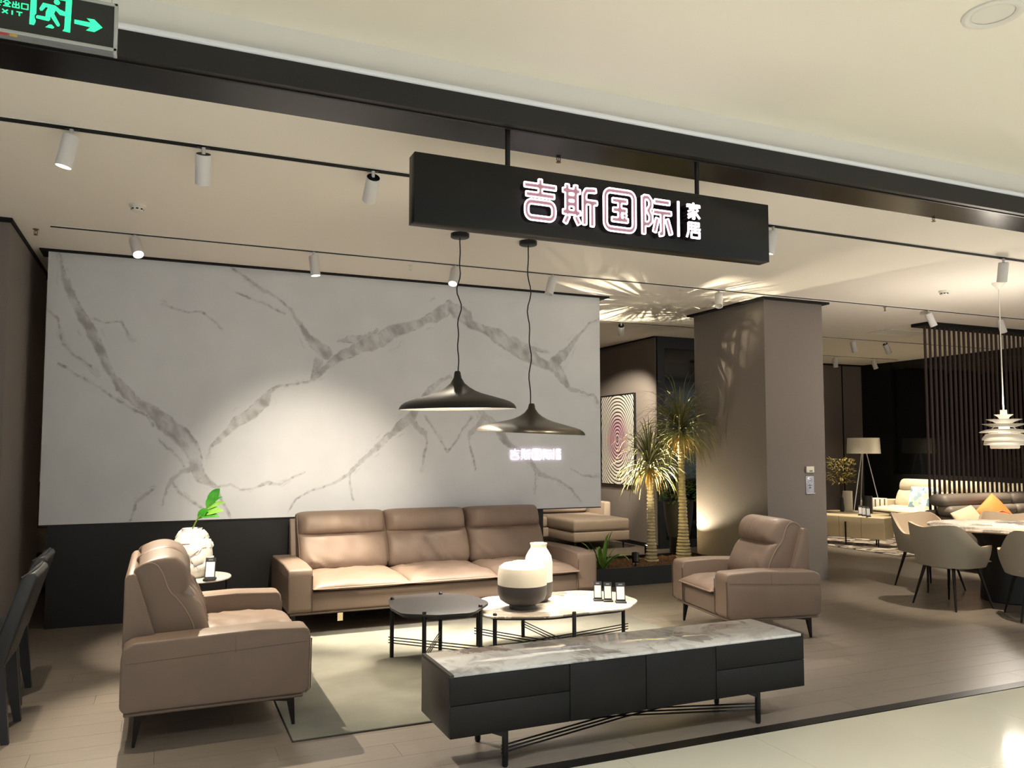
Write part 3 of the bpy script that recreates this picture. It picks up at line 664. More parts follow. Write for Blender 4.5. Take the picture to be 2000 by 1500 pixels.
# exit sign
ex = empty('exit_sign', (0, 2.9, 0), 0, 'green glowing running man exit sign with arrow, hung from the mall ceiling', 'sign')
EX0, EX1, EZ0, EZ1 = -.572, -.1685, 2.848, 3.022
box('panel', (EX0+.008, .0, EZ0+.022), (EX1-.009, .02, EZ1-.008), 'exit_panel', ex)
boxes('frame', [((EX0, -.006, EZ1-.01), (EX1, .026, EZ1)), ((EX0, -.006, EZ0+.010), (EX1, .026, EZ0+.022)), ((EX0, -.006, EZ0), (EX0+.012, .026, EZ1)), ((EX1-.011, -.006, EZ0), (EX1, .026, EZ1))], 'exit_frame', ex, .002)
box('bottom_channel', (EX0+.012, -.004, EZ0+.001), (EX1-.011, .022, EZ0+.0095), 'print_grey', ex)
box('sticker', (-.500, -.0045, EZ0+.0015), (-.478, -.0041, EZ0+.009), 'sticker_red', ex); box('sticker', (-.473, -.0045, EZ0+.0015), (-.452, -.0041, EZ0+.009), 'sticker_yellow', ex)
def flat(name, polys, m, parent, y=-.0012, t=.001):
    me_l = []
    bm = bmesh.new()
    for poly in polys:
        a = [bm.verts.new((p[0], y, p[1])) for p in poly]; f_ = bm.faces.new(a); f_.normal_update()
    bmesh.ops.triangulate(bm, faces=bm.faces)
    return from_bm(name, bm, m, parent)
# door, man and arrow, set as flat print on the panel (sign slightly turned in the photo: sheared back to level)
def lev(pts): return [(x_, z_+(-.168-x_)*.045-.002) for x_, z_ in pts]
flat('door_print', [lev([(-.4191, 3.004), (-.3037, 3.0077), (-.3039, 2.994), (-.3209, 2.994), (-.403, 2.990), (-.403, 2.9309), (-.4078, 2.9227), (-.4067, 2.9138), (-.4039, 2.9083), (-.4045, 2.901), (-.4085, 2.891), (-.4213, 2.8913)]),
      lev([(-.3212, 2.9937), (-.3039, 2.9937), (-.3063, 2.8923), (-.3282, 2.8924), (-.3232, 2.9011)])], 'exit_green', ex)
flat('man_print', [lev([(-0.395, 2.95), (-0.3854, 2.9716), (-0.3508, 2.9712), (-0.3374, 2.9618), (-0.3206, 2.9573), (-0.3211, 2.9438), (-0.3368, 2.9434), (-0.3494, 2.956), (-0.3533, 2.9428), (-0.3358, 2.9117), (-0.3374, 2.9053), (-0.3434, 2.904), (-0.3634, 2.9324), (-0.3639, 2.92), (-0.368, 2.9146), (-0.4025, 2.9157), (-0.4035, 2.9216), (-0.4002, 2.9264), (-0.3771, 2.9274), (-0.3767, 2.9438), (-0.3712, 2.9594), (-0.3772, 2.9591), (-0.3862, 2.9448), (-0.3922, 2.9434)]),
      lev([(-.3464+.0087*math.cos(a*.39), 2.9835+.0087*math.sin(a*.39)) for a in range(16)]), lev([(-0.3768, 2.8927), (-0.366, 2.9042), (-0.3591, 2.9057), (-0.3511, 2.8982), (-0.3552, 2.8932)])], 'exit_green', ex)
flat('arrow_print', [lev([(-0.295, 2.9396), (-0.2473, 2.9416), (-0.2602, 2.953), (-0.2378, 2.9547), (-0.2128, 2.933), (-0.2366, 2.9122), (-0.2608, 2.9117), (-0.2487, 2.9253), (-0.2953, 2.926)])], 'exit_green', ex)
for k, ch in enumerate(('an', 'quan', 'chu', 'kou')): letter(ch, -.5195+.0245*k, 0, 2.9455, .0215, .021, 7, .001, 'exit_green', ex, name='print_letter', cap=4, step=2)
for k, ch in enumerate('EXIT'): letter(ch, -.5165+.0196*k, 0, 2.9215, .0165, .0135, 11 if ch != 'I' else 12, .001, 'exit_green', ex, name='print_letter', cap=4, step=2)
for x in (EX0+.02, EX1-.022): tubes('hanging_wire', [([(x, .01, EZ1), (x+.004, .01, EZ1+.03), (x-.003, .01, 3.2), (x, .01, ZM-.0005)], .0012)], 'exit_frame', ex, 5)
lamp('exit_lamp', 'POINT', (-.37, 2.86, 2.93), .0, (0.2, 1, .6), ex, None, .1) if 0 else None

# ================================================================ SOFAS
CP = [(.74, .42), (.60, .40), (.53, .43), (.512, .50), (.532, .58), (.572, .66), (.615, .722), (.662, .742), (.628, .760), (.616, .80), (.628, .86), (.66, .915), (.71, .948), (.77, .955), (.84, .94), (.88, .912), (.90, .88), (.86, .70), (.80, .5)]
EP = [(.76, .43), (.64, .43), (.60, .45), (.59, .50), (.61, .58), (.65, .66), (.70, .73), (.722, .748), (.735, .77), (.75, .80), (.765, .85), (.785, .89), (.805, .915), (.84, .925), (.87, .915), (.90, .90), (.915, .875), (.875, .70), (.80, .5)]
def smooth_prof(P, n=2):
    for _ in range(n):
        Q = []
        for i in range(len(P)):
            a, b = P[i], P[(i+1) % len(P)]; Q += [(.75*a[0]+.25*b[0], .75*a[1]+.25*b[1]), (.25*a[0]+.75*b[0], .25*a[1]+.75*b[1])]
        P = Q
    return P
CPS, EPS = smooth_prof(CP, 2), smooth_prof(EP, 2)
def back_cushion(x0, x1, dy, dz, m, parent, seed, pipe):
    nu = 46; n = len(CPS); vs, fs = [], []
    for k in range(nu+1):
        u = math.sin(math.pi/2*(2*k/nu-1)); w = (1-abs(u)**9)**.5 if abs(u) < 1 else 0
        x = (x0+x1)/2+u*(x1-x0)/2
        for i in range(n):
            y = EPS[i][0]+(CPS[i][0]-EPS[i][0])*w; z = EPS[i][1]+(CPS[i][1]-EPS[i][1])*w
            if .44 < z < .93 and y < .72 and w > .05:
                q = Vector((x*3+seed*7, z*5, seed)); c = noise.noise(q)*.012+noise.noise(Vector((x*9+z*7+seed*3, z*4-x*5, seed)))*.007
                rd = 1-abs(noise.noise(Vector(((x*1.0+z*.9)*7+seed*5, (z-x*.6)*2.2, seed*2))))*2.2
                mk_ = max(0, noise.noise(Vector((x*2.5+seed*11, z*3, seed+4)))+.18)
                pl_w = max(0, rd)**3*mk_*.030 if z < .74 else max(0, 1-abs(noise.noise(Vector((x*16+seed, z*2, 3))))*2.4)**2*.006
                y += c*w-pl_w*w
            vs.append((x, y+dy, z+dz))
    for k in range(nu):
        for i in range(n):
            j = (i+1) % n; fs.append((k*n+i, k*n+j, (k+1)*n+j, (k+1)*n+i))
    fs.append(tuple(range(n))[::-1]); fs.append(tuple(nu*n+i for i in range(n)))
    o = mk('back_cushion', vs, fs, m, parent, 55)
    bm = bmesh.new(); bm.from_mesh(o.data); bmesh.ops.recalc_face_normals(bm, faces=bm.faces); bm.to_mesh(o.data); bm.free()
    for xx in (x0+.001, x1-.001): tubes('piping', [([(xx, p[0]+dy, p[1]+dz) for p in EPS[8:64]], .0055)], pipe, o, 5)
    return o
def make_sofa(name, loc, rz, Wd, D, n, label, m='leather', pipe='leather_piping', seam='leather_seam', base='base_taupe', aw=.2, armz=.548, leg='leg_metal', tagl=False):
    t = empty(name, loc, rz, label, 'armchair' if n == 1 else 'sofa'); h = Wd/2; dy = D-.96
    box('base_plate', (-h+.02, .035, .165), (h-.02, D-.02, .187), base, t, .006, 1)
    box('seat_base', (-h+aw-.01, .02, .188), (h-aw+.01, D-.2, .35), m, t, .018, 2)
    for s in (-1, 1):
        pf = [(.03, .188), (.004, .215), (0, armz-.05), (.008, armz-.012), (.03, armz), (.3, armz+.012), (D-.06, armz-.005), (D-.012, armz-.03), (D, armz-.09), (D, .215), (D-.02, .188)]
        xa, xb = sorted((s*h, s*(h-aw)))
        a = prism('arm', pf, 0, xa, xb, m, t, .014, 3)
        sm = []
        for xx in (xa+.003, xb-.003): sm.append(([(xx, .028, .192), (xx, .001, .216), (xx, -.002, armz-.06)], .004))
        sm.append(([(s*h*1.0+s*.0005, .02, armz-.075), (s*h+s*.0005, D-.02, armz-.11)], .0013))
        sm.append(([(s*h+s*.0005, .40, armz-.012), (s*h+s*.0005, .40, armz-.10)], .0012))
        tubes('arm_seam', sm, seam, a, 5)
    prism('back_shell', [(D-.215, .36), (D-.062, .862), (D-.045, .876), (D-.02, .872), (D-.004, .85), (D-.001, .5), (D-.01, .19), (D-.215, .19)], 0, -h+aw-.045, h-aw+.045, m, t, .008, 2)
    cw = (Wd-2*aw)/n
    for k in range(n):
        xc = -h+aw+cw*(k+.5)
        pillow('seat_cushion', cw-.004, D-.28, .064, m, t, (xc, (D-.28)/2-.035, .394), 26, 26, .016, .62, pipe, 5.0, seed=k*3.7+Wd, droop=.03)
        back_cushion(xc-cw/2+.004, xc+cw/2-.004, dy, 0, m, t, k+Wd, pipe)
    for sx in (-1, 1):
        for yy, s2 in ((.10, 1), (D-.09, -1)):
            xx = sx*(h-.06)
            l = bar('leg', (xx, yy-.02*s2, 0), (xx, yy, .15), .016, .014, leg, t, .028, .04)
            prism('leg_bracket', [(yy-.02*s2, .164), (yy+.16*s2, .164), (yy+.03*s2, .146), (yy-.02*s2, .14)], 0, xx-.014, xx+.014, leg, l)
    if tagl: box('care_tag', (-h+.41, .02, .1), (-h+.455, .022, .166), 'tag_label', t)
    return t
make_sofa('long_sofa', (2.42, 6.84, 0), 0, 2.88, 1.1, 3, 'long tan leather three seat sofa against the marble wall', tagl=True)
make_sofa('love_seat', (.795, 5.345, 0), R(90), 1.41, .96, 2, 'tan leather two seat sofa turned side on, left front')
make_sofa('lounge_chair', (4.2, 5.705, 0), R(-99), .97, .86, 1, 'single tan leather armchair in front of the grey pillar')

# rug
rg = empty('area_rug', (0, 0, 0), 0, 'large pale grey beige mottled rug under the coffee tables', 'rug')
box('pile', (.675, 4.445, .003), (3.98, 6.9, .012), 'rug', rg, .003, 1); box('backing', (.67, 4.44, .0005), (3.985, 6.905, .003), 'rug_edge', rg)

# TV stand
tv = empty('low_cabinet', (2.352, 3.66, 0), 0, 'long low black cabinet with glossy marble top on thin legs', 'cabinet')
h = 1.078
box('body', (-h, .02, .182), (h, .45, .462), 'tv_side', tv, .002, 1)
box('marble_top', (-h+.022, .006, .4622), (h-.012, .444, .478), 'stone_top', tv, .002, 1)
boxes('top_edge', [((-h, .0, .4622), (-h+.02, .45, .477)), ((-h+.02, .445, .4622), (h, .45, .477)), ((h-.01, 0, .4622), (h, .445, .477))], 'tv_side', tv)
FX = [-h, -.442, .008, .456, h]
for (a, b, two) in ((FX[0], FX[1], 1), (FX[1], FX[2], 0), (FX[2], FX[3], 0), (FX[3], FX[4], 1)):
    if two:
        box('drawer_front', (a+.002, .0, .334), (b-.002, .0195, .4615), 'tv_wood', tv, .001, 1); box('drawer_front', (a+.002, .0, .182), (b-.002, .0195, .331), 'tv_wood', tv, .001, 1)
    else: box('door', (a+.002, .0, .182), (b-.002, .0195, .4615), 'tv_wood', tv, .001, 1)
for x in (-.779, .77):
    for yy in (.04, .41): tubes('leg', [([(x, yy, 0), (x, yy, .012), (x, yy, .1805)], [.012, .016, .016])], 'black_metal', tv, 10)
    prism('leg_bracket', [(.055, .181), (.395, .181), (.395, .163), (.055, .163)], 0, x-.012, x+.012, 'black_metal', tv)
    prism('leg_bracket', [(x-.1 if x < 0 else x-.1, .1815), (x, .1815), (x, .14)], 1, .032, .048, 'black_metal', tv)
tubes('cross_rods', [([(-.795, .036+.01, z), (.0, .225, z+.012), (.785, .41, z)], .0045) for z in (.066, .083, .1)]+[([(-.79, .405, z), (.0, .225, z+.018), (.79, .04, z+.004)], .0045) for z in (.07, .087, .104)], 'black_metal', tv, 6)

# coffee tables
def poly_table(name, label, pts, z, th, mt, legs, brace, cz):
    c = Vector((sum(p[0] for p in pts)/len(pts), sum(p[1] for p in pts)/len(pts), 0))
    t = empty(name, c, 0, label, 'coffee table')
    P = [(p[0]-c.x, p[1]-c.y) for p in pts]
    # round the corners
    Q = []
    for i in range(len(P)):
        a, b, d = Vector(P[i-1]), Vector(P[i]), Vector(P[(i+1) % len(P)])
        l = min((a-b).length, (d-b).length)*.22; p = b+(a-b).normalized()*l; q = b+(d-b).normalized()*l
        for k in range(6): s = k/5; Q.append(tuple(p*(1-s)**2+b*2*s*(1-s)+q*s*s))
    top = prism('table_top', Q, 2, z-th, z, mt, t, .004, 2)
    prism('under_top', [(x*.9, y*.9) for x, y in Q], 2, z-th-.022, z-th-.0005, 'table_dark', t)
    for lx, ly in legs: tubes('leg', [([(lx-c.x, ly-c.y, .0125), (lx-c.x, ly-c.y, z+.012), (lx-c.x, ly-c.y, z+.018)], [.015, .015, .008])], 'black_metal', t, 10)
    rods = []
    for i, j in brace:
        for zz in (cz, cz+.02, cz+.04):
            a, b = legs[i], legs[j]; dx, dy = (b[0]-a[0])*.04, (b[1]-a[1])*.04
            rods.append(([(a[0]-c.x-dx, a[1]-c.y-dy, zz), (b[0]-c.x+dx, b[1]-c.y+dy, zz)], .0042))
    tubes('cross_rods', rods, 'black_metal', t, 6)
    return t
poly_table('dark_coffee_table', 'dark grey angular coffee table overlapping the marble coffee table',
  [(1.50, 5.60), (1.60, 6.02), (1.98, 6.02), (2.2, 5.82), (2.22, 5.5), (1.98, 5.2), (1.72, 5.22), (1.52, 5.36)], .43, .018, 'table_dark',
  [(1.592, 5.875), (1.985, 5.93), (2.09, 5.36), (1.655, 5.285)], [(0, 2), (1, 3)], .115)
poly_table('marble_coffee_table', 'low angular coffee table with warm veined marble top and thin black legs',
  [(2.2, 5.9), (2.42, 6.06), (3.2, 6.03), (3.47, 5.86), (3.46, 5.46), (3.22, 5.22), (2.52, 5.19), (2.12, 5.36)], .36, .016, 'stone_table',
  [(2.3, 5.95), (2.735, 6.06), (3.42, 5.63), (2.745, 5.19), (2.2, 5.36)], [(0, 3), (1, 3), (2, 4)], .1)

# vase lamps on the marble table
v1 = empty('squat_jar', (2.485, 5.52, .36), 0, 'squat round jar, cream above and dark grey below, on the marble table', 'vase')
lathe('lower_body', [(.083, 0), (.097, .004), (.097, .03), (.13, .045), (.167, .07), (.181, .11), (.183, .178)], 'ceramic_grey', v1, 48)
lathe('upper_body', [(.183, .1785), (.182, .26), (.171, .305), (.139, .328), (.074, .338), (.07, .345), (.056, .345), (.05, .335)], 'ceramic_cream', v1, 48)
v2 = empty('tall_bottle', (2.715, 5.72, .36), 0, 'tall cream and grey bottle jar standing behind the squat jar', 'vase')
lathe('lower_body', [(.06, 0), (.07, .004), (.075, .02), (.1, .04), (.108, .08), (.108, .155)], 'ceramic_grey', v2, 40)
lathe('upper_body', [(.108, .1555), (.108, .3), (.098, .35), (.075, .39), (.062, .41), (.062, .43), (.066, .437), (.066, .447), (.055, .447), (.05, .42)], 'ceramic_cream', v2, 40)
# price card stands
def card(loc, rz, label, paper, s=1.0, w=.062, hgt=.135):
    t = empty('card_stand', loc, rz, label, 'card holder')
    box('foot', (-w/2-.006, -.035, 0), (w/2+.006, .035, .012), 'card_dark', t, .002, 1)
    lean = Matrix.Translation((0, .0, .011)) @ Matrix.Rotation(R(-14), 4, 'X')
    for nm, a, b, m in (('board', (-w/2, -.004, 0), (w/2, .004, hgt), 'card_dark'), ('price_paper', (-w/2+.006, -.0052, .012), (w/2-.006, -.0042, hgt-.032), paper), ('print_bar', (-w*.22, -.0052, hgt-.02), (w*.22, -.0042, hgt-.011), 'print_grey')):
        o = box(nm, a, b, m, t); o.data.transform(lean)
    return t
card((3.15, 5.56, .36), R(-24), 'black price card stand, leftmost of three on the marble table', 'paper_warm')
card((3.205, 5.5, .36), R(-24), 'black price card stand, middle of three on the marble table', 'paper_warm')
card((3.27, 5.418, .36), R(-24), 'black price card stand, rightmost of three on the marble table', 'paper', w=.072, hgt=.14)

# side table with white vase
st = empty('side_table', (.27, 6.78, 0), 0, 'small round white side table behind the two seat sofa', 'side table')
lathe('table_top', [(.0005, .532), (.255, .532), (.262, .538), (.262, .546), (.255, .552), (.0005, .552)], 'ceramic_white', st, 48, cap=False)
for k in range(3):
    a = R(20+120*k); tubes('leg', [([(.25*math.cos(a), .25*math.sin(a), 0), (.25*math.cos(a), .25*math.sin(a), .531)], .009), ([(.262*math.cos(a), .262*math.sin(a), .54), (.276*math.cos(a), .276*math.sin(a), .54)], .007)], 'black_metal', st, 8)
tubes('foot_ring', [([(.25*math.cos(R(10*k)), .25*math.sin(R(10*k)), .01) for k in range(36)], .007)], 'black_metal', st, 6, True)
wv = empty('white_vase', (.235, 6.74, .552), 0, 'lumpy white ceramic vase with stuck on flakes, on the side table', 'vase')
VP = [(.075, 0), (.095, .01), (.13, .05), (.15, .11), (.155, .17), (.148, .23), (.125, .29), (.09, .335), (.07, .355), (.075, .375), (.068, .375), (.06, .35)]
lathe('vessel', VP, 'vase_white', wv, 40, smooth=60)
random.seed(5); bm = bmesh.new()
def vr(z):
    for (r0, z0), (r1, z1) in zip(VP[:-3], VP[1:-2]):
        if z0 <= z <= z1: return r0+(r1-r0)*(z-z0)/(z1-z0)
    return .08
for k in range(46):
    z = random.uniform(.04, .34); a = random.uniform(0, 6.28); r = vr(z)
    sx, sz, th = random.uniform(.018, .045), random.uniform(.015, .04), random.uniform(.006, .016)
    b2 = bmesh.new(); box_bm(b2, (-.008, -sx, -sz), (th, sx, sz), .003, 1)
    b2.transform(Matrix.Translation((r*math.cos(a), r*math.sin(a), z)) @ Matrix.Rotation(a, 4, 'Z') @ Matrix.Rotation((z-.17)*-3.6, 4, 'Y') @ Matrix.Rotation(random.uniform(-.8, .8), 4, 'X'))
    me_ = bpy.data.meshes.new('x'); b2.to_mesh(me_); b2.free(); bm.from_mesh(me_); bpy.data.meshes.remove(me_)
tag(from_bm('clay_flakes', bm, 'vase_white', wv, 50), kind='stuff')
def leaf_mesh(name, pts, widths, m, parent, fold=.25, n=(0, 0, 1)):
    pts = [Vector(p) for p in pts]; vs, fs = [], []; N = len(pts); nn = Vector(n)
    for i, p in enumerate(pts):
        t = (pts[min(i+1, N-1)]-pts[max(i-1, 0)]).normalized(); s = t.cross(nn).normalized(); u = s.cross(t)
        w = widths[i]; vs += [p-s*w+u*w*fold, p, p+s*w+u*w*fold]
    for i in range(N-1):
        a = i*3; fs += [(a, a+1, a+4, a+3), (a+1, a+2, a+5, a+4)]
    return mk(name, vs, fs, m, parent, True)
lp = empty('leaf_sprig', (.235, 6.74, .80), 0, 'green split leaf sprig standing in the white vase', 'plant')
tubes('stem', [([(0, 0, 0), (.0, -.01, .12), (.035, -.03, .2), (.09, -.05, .27), (.13, -.06, .33)], .006)], 'stem_green', lp, 6)
for (b, e, w, mm_) in (((.11, -.055, .30), (.19, -.07, .43), .038, 'leaf_green'), ((.1, -.052, .285), (.155, -.07, .37), .03, 'leaf_green'), ((.085, -.05, .265), (.235, -.09, .325), .018, 'leaf_bright'), ((.1, -.055, .28), (.21, -.08, .37), .012, 'leaf_green'),
                  ((.06, -.04, .235), (.22, -.1, .26), .032, 'leaf_bright'), ((.05, -.035, .22), (.19, -.11, .215), .028, 'leaf_green'), ((.04, -.03, .2), (.11, -.08, .27), .03, 'leaf_green')):
    b, e = Vector(b), Vector(e); P = [b.lerp(e, k/6)+Vector((0, 0, .015*math.sin(k/6*3.14))) for k in range(7)]
    leaf_mesh('leaf', P, [w*x for x in (.15, .7, 1, 1, .85, .55, .06)], mm_, lp, .2, (.1, -.9, .45))
card((.36, 6.545, .552), R(-14), 'black price card stand in front of the white vase', 'paper', w=.075, hgt=.155)

# ================================================================ PENDANTS over the seating group
def cone_pendant(loc, Rr, hh, mshade, label, e, tilt=0, cable=(0, 0), tx=0):
    t = empty('pendant_lamp', loc, 0, label, 'pendant lamp', 'wide cone pendant lamps')
    k = Rr/.478
    pf = [(.018, hh), (.024, hh-.008), (.032, hh*.82), (.058, hh*.68), (.1, hh*.57), (.15, hh*.475), (.2, hh*.41), (.26, hh*.355), (.32, hh*.30), (.38, hh*.245), (.43, hh*.185), (.46, hh*.12), (.474, hh*.055), (.478, 0)]
    pin = [(.472, 0.0), (.466, hh*.05), (.45, hh*.11), (.42, hh*.17), (.37, hh*.23), (.3, hh*.29), (.2, hh*.37)]
    o = lathe('shade', [(r*k if r > .06 else r, z) for r, z in pf], mshade, t, 64, cap=False)
    o2 = lathe('shade_inner', [(r*k-.002, z) for r, z in pin], 'lamp_white', t, 64, cap=False)
    o3 = lathe('diffuser', [(.0005, hh*.06), (.455*k, hh*.06), (.455*k, hh*.075), (.0005, hh*.075)], 'glow_disc', t, 40, cap=False)
    for q in (o, o2, o3): q.data.transform(Matrix.Rotation(R(tilt), 4, 'Y') @ Matrix.Rotation(R(tx), 4, 'X'))
    zt = ZC-loc[2]
    n = 26; pts = []
    for i in range(n+1):
        s = i/n; wob = .012*math.sin(s*17+loc[0]*3)*math.sin(math.pi*s)
        pts.append((cable[0]*s+wob+.012*math.sin(s*29)*math.sin(math.pi*s), cable[1]*s, hh*.98+(zt-.03-hh*.98)*s))
    tubes('cord', [(pts, .005)], 'black_metal', t, 6)
    lathe('canopy', [(.0005, zt-.034), (.07, zt-.034), (.075, zt-.03), (.075, zt-.001), (.0005, zt-.001)], 'black_metal', t, 32, (cable[0], cable[1], 0), cap=False)
    lamp('pendant_lamp_light', 'AREA', (loc[0], loc[1], loc[2]+hh*.0-.012), e, SOFTW, t, (loc[0], loc[1], 0), .5, spread=110)
cone_pendant((2.165, 6.06, 1.855), .468, .305, 'lamp_black', 'black wide cone pendant lamp, the higher left one of the pair', 17, -1.2, (.012, 0), 1.0)
cone_pendant((2.805, 6.06, 1.67), .452, .245, 'lamp_bronze', 'bronze sheen cone pendant lamp, the lower right one of the pair', 25, 1.6, (-.02, 0), 2.2)
# ================================================================ PLANTER AND TREES
pt = empty('planter', (5.35, 8.3, 0), 0, 'long low black planter trough with bark mulch beside the long sofa', 'planter')
boxes('trough', [((-.95, -.44, 0), (.95, -.42, .205)), ((-.95, .42, 0), (.95, .44, .205)), ((-.95, -.42, 0), (-.93, .42, .205)), ((.93, -.42, 0), (.95, .42, .205)), ((-.93, -.42, .0), (.93, .42, .02))], 'black_panel', pt)
vs, fs = [], []
NX, NY = 90, 40
for j in range(NY+1):
    for i in range(NX+1):
        x, y = -.928+1.856*i/NX, -.418+.836*j/NY; vs.append((x, y, .175+.022*noise.noise(Vector((x*14, y*14, 1)))+.016*noise.noise(Vector((x*40, y*40, 3)))))
for j in range(NY):
    for i in range(NX): a = j*(NX+1)+i; fs.append((a, a+1, a+NX+2, a+NX+1))
tag(mk('bark_mulch', vs, fs, 'soil', pt), kind='stuff')
def blade(V, F, base, az, el, L, w, droop, n=7):
    p = Vector(base); d = Vector((math.cos(az)*math.cos(el), math.sin(az)*math.cos(el), math.sin(el))); s = Vector((-math.sin(az), math.cos(az), 0)); st = L/n
    o = len(V); prev = []
    for k in range(n+1):
        ww = w*(1-(k/n)**2)*(.6+.4*min(1, k*1.0)) + .0006
        u = s.cross(d)
        V += [p-s*ww+u*ww*.35, p, p+s*ww+u*ww*.35]
        p = p+d*st; d = (d+Vector((0, 0, -droop*(k+1)/n))).normalized()
    for k in range(n):
        a = o+k*3; F += [(a, a+1, a+4, a+3), (a+1, a+2, a+5, a+4)]
def palm(loc, hgt, r0, r1, label, nl, L, seed, lean=0):
    random.seed(seed); t = empty('palm_tree', loc, 0, label, 'tree', 'ringed trunk palms in the planter')
    pf = []; z = 0; pitch = .04
    def rad(z): s = z/hgt; return r1+(r0-r1)*math.exp(-s*4.2)
    while z < hgt:
        r = rad(z); pf += [(r*.86, z), (r*1.04, z+.007), (r*1.05, z+pitch*.55), (r*.98, z+pitch*.8), (r*.86, z+pitch*.84)]; z += pitch*random.uniform(.85, 1.15)
    tr = lathe('trunk', pf, 'trunk', t, 24, smooth=60)
    for v in tr.data.vertices:
        s = v.co.z/hgt; v.co.x += lean*s*s+.006*noise.noise(v.co*8); v.co.y += .006*noise.noise(v.co*8+Vector((5, 0, 0)))
    top = Vector((lean, 0, hgt))
    V, F = [], []
    for k in range(nl):
        s = k/nl; el = R(74-104*s+random.uniform(-14, 14)); az = k*2.39996+random.uniform(-.2, .2)
        b = top+Vector((.035*math.cos(az), .035*math.sin(az), .16*(1-s)))
        blade(V, F, b, az, el, L*random.uniform(.75, 1.1)*(1 if s < .8 else .85), random.uniform(.007, .011), random.uniform(.45, .85))
    for q in V:   # leaves bend along the pillar face instead of entering it
        if q.x+loc[0] > 6.315 and 7.2 < q.y+loc[1] < 8.63: q.x = 6.315-loc[0]-.002*random.random()
    tag(mk('crown', V, F, 'frond', t, True), kind='stuff')
    V, F = [], []
    for k in range(int(nl*.3)):
        az = random.uniform(0, 6.28); blade(V, F, top+Vector((.04*math.cos(az), .04*math.sin(az), random.uniform(-.04, .04))), az, R(random.uniform(-60, -20)), L*random.uniform(.3, .55), random.uniform(.006, .01), random.uniform(.5, .9), 6)
    tag(mk('dead_skirt', V, F, 'frond_dead', t, True), kind='stuff')
    return t
palm((5.51, 8.40, .16), 1.12, .082, .036, 'shorter ringed trunk palm in the planter, left one with drooping dry skirt', 165, .64, 21, -.02)
palm((6.05, 8.50, .16), 1.55, .10, .038, 'taller ringed trunk palm in the planter, right one against the pillar', 215, .76, 22, -.03)
def uplight(loc, aim, label, e, spot):
    t = empty('garden_uplight', loc, 0, label, 'spotlight', 'planter uplights'); d = (Vector(aim)-Vector(loc)).normalized(); q = d.to_track_quat('Z', 'Y')
    Mx = Matrix.Translation((0, 0, .09)) @ q.to_matrix().to_4x4()
    o = lathe('housing', [(.03, -.06), (.042, -.05), (.042, .06), (.037, .06), (.034, .045)], 'black_metal', t, 20, cap=False); o.data.transform(Mx)
    o = lathe('lens', [(.0005, .046), (.034, .0461)], 'glow', t, 20, cap=False); o.data.transform(Mx)
    tubes('stake', [([(0, 0, -.02), (0, 0, .09)], .008)], 'black_metal', t, 6)
    lamp('uplight_lamp', 'SPOT', Vector(loc)+Vector((0, 0, .09))+d*.068, e, (1, .86, .6), t, aim, .012, spot, .5)
uplight((5.04, 8.02, .19), (5.3, 8.5, 1.5), 'black cylinder uplight standing in the mulch at the left of the short palm', 25, 60)
uplight((5.60, 8.62, .19), (5.47, 8.42, 1.6), 'black uplight at the foot of the shorter palm, behind its trunk', 800, 58)
uplight((6.15, 8.72, .19), (6.1, 7.95, 1.75), 'glowing uplight at the foot of the taller palm', 105, 92)
# strap leaf plant at planter end
random.seed(31)
sp = empty('strap_plant', (4.62, 8.06, .17), 0, 'dark green strap leaf plant drooping over the planter edge', 'plant')
for k in range(17):
    az = k*2.4+.4; V, F = [], []
    blade(V, F, (0.02*math.cos(az), .02*math.sin(az), 0), az, R(random.uniform(45, 80)), random.uniform(.35, .52), random.uniform(.018, .028), random.uniform(.35, .6), 8)
    mk('leaf', V, F, 'shrub_leaf', sp, True)
# leafy shrub in a pot behind the palms
random.seed(8)
sh = empty('potted_shrub', (6.72, 9.55, 0), 0, 'leafy green shrub in a dark pot between the palms and the pillar', 'plant')
lathe('pot', [(.0005, .30), (.15, .30), (.2, .62), (.21, .80), (.19, .80), (.18, .74), (.0005, .74)], 'dark_vase', sh, 28, cap=False)
lathe('pot_stand', [(.0005, 0), (.13, 0), (.13, .2995), (.0005, .2995)], 'black_metal', sh, 24, cap=False)
tubes('stem', [([(0, 0, .74), (.03*math.cos(a), .03*math.sin(a), 1.1), (.16*math.cos(a), .16*math.sin(a), 1.7)], .008) for a in (.3, 1.6, 2.9, 4.2, 5.4)], 'trunk', sh, 6)
V, F = [], []
for k in range(620):
    a = random.uniform(0, 6.28); z = random.uniform(.78, 2.15); rr = .34*math.sqrt(random.random())*(1.05-.35*abs(z-1.2))
    blade(V, F, (rr*math.cos(a), rr*math.sin(a), z), a+random.uniform(-1, 1), R(random.uniform(-30, 50)), random.uniform(.06, .11), random.uniform(.014, .024), .3, 3)
tag(mk('foliage', V, F, 'shrub_leaf', sh, True), kind='stuff')

# picture with rings
ar = empty('ring_picture', (6.98, 11.61, 1.68), 0, 'framed picture of concentric black and white rings with a painted pink reflection', 'picture')
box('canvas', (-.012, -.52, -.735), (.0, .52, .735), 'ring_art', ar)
boxes('frame', [((-.02, -.54, -.755), (.015, -.52, .755)), ((-.02, .52, -.755), (.015, .54, .755)), ((-.02, -.52, .735), (.015, .52, .755)), ((-.02, -.52, -.755), (.015, .52, -.735))], 'black_panel', ar)

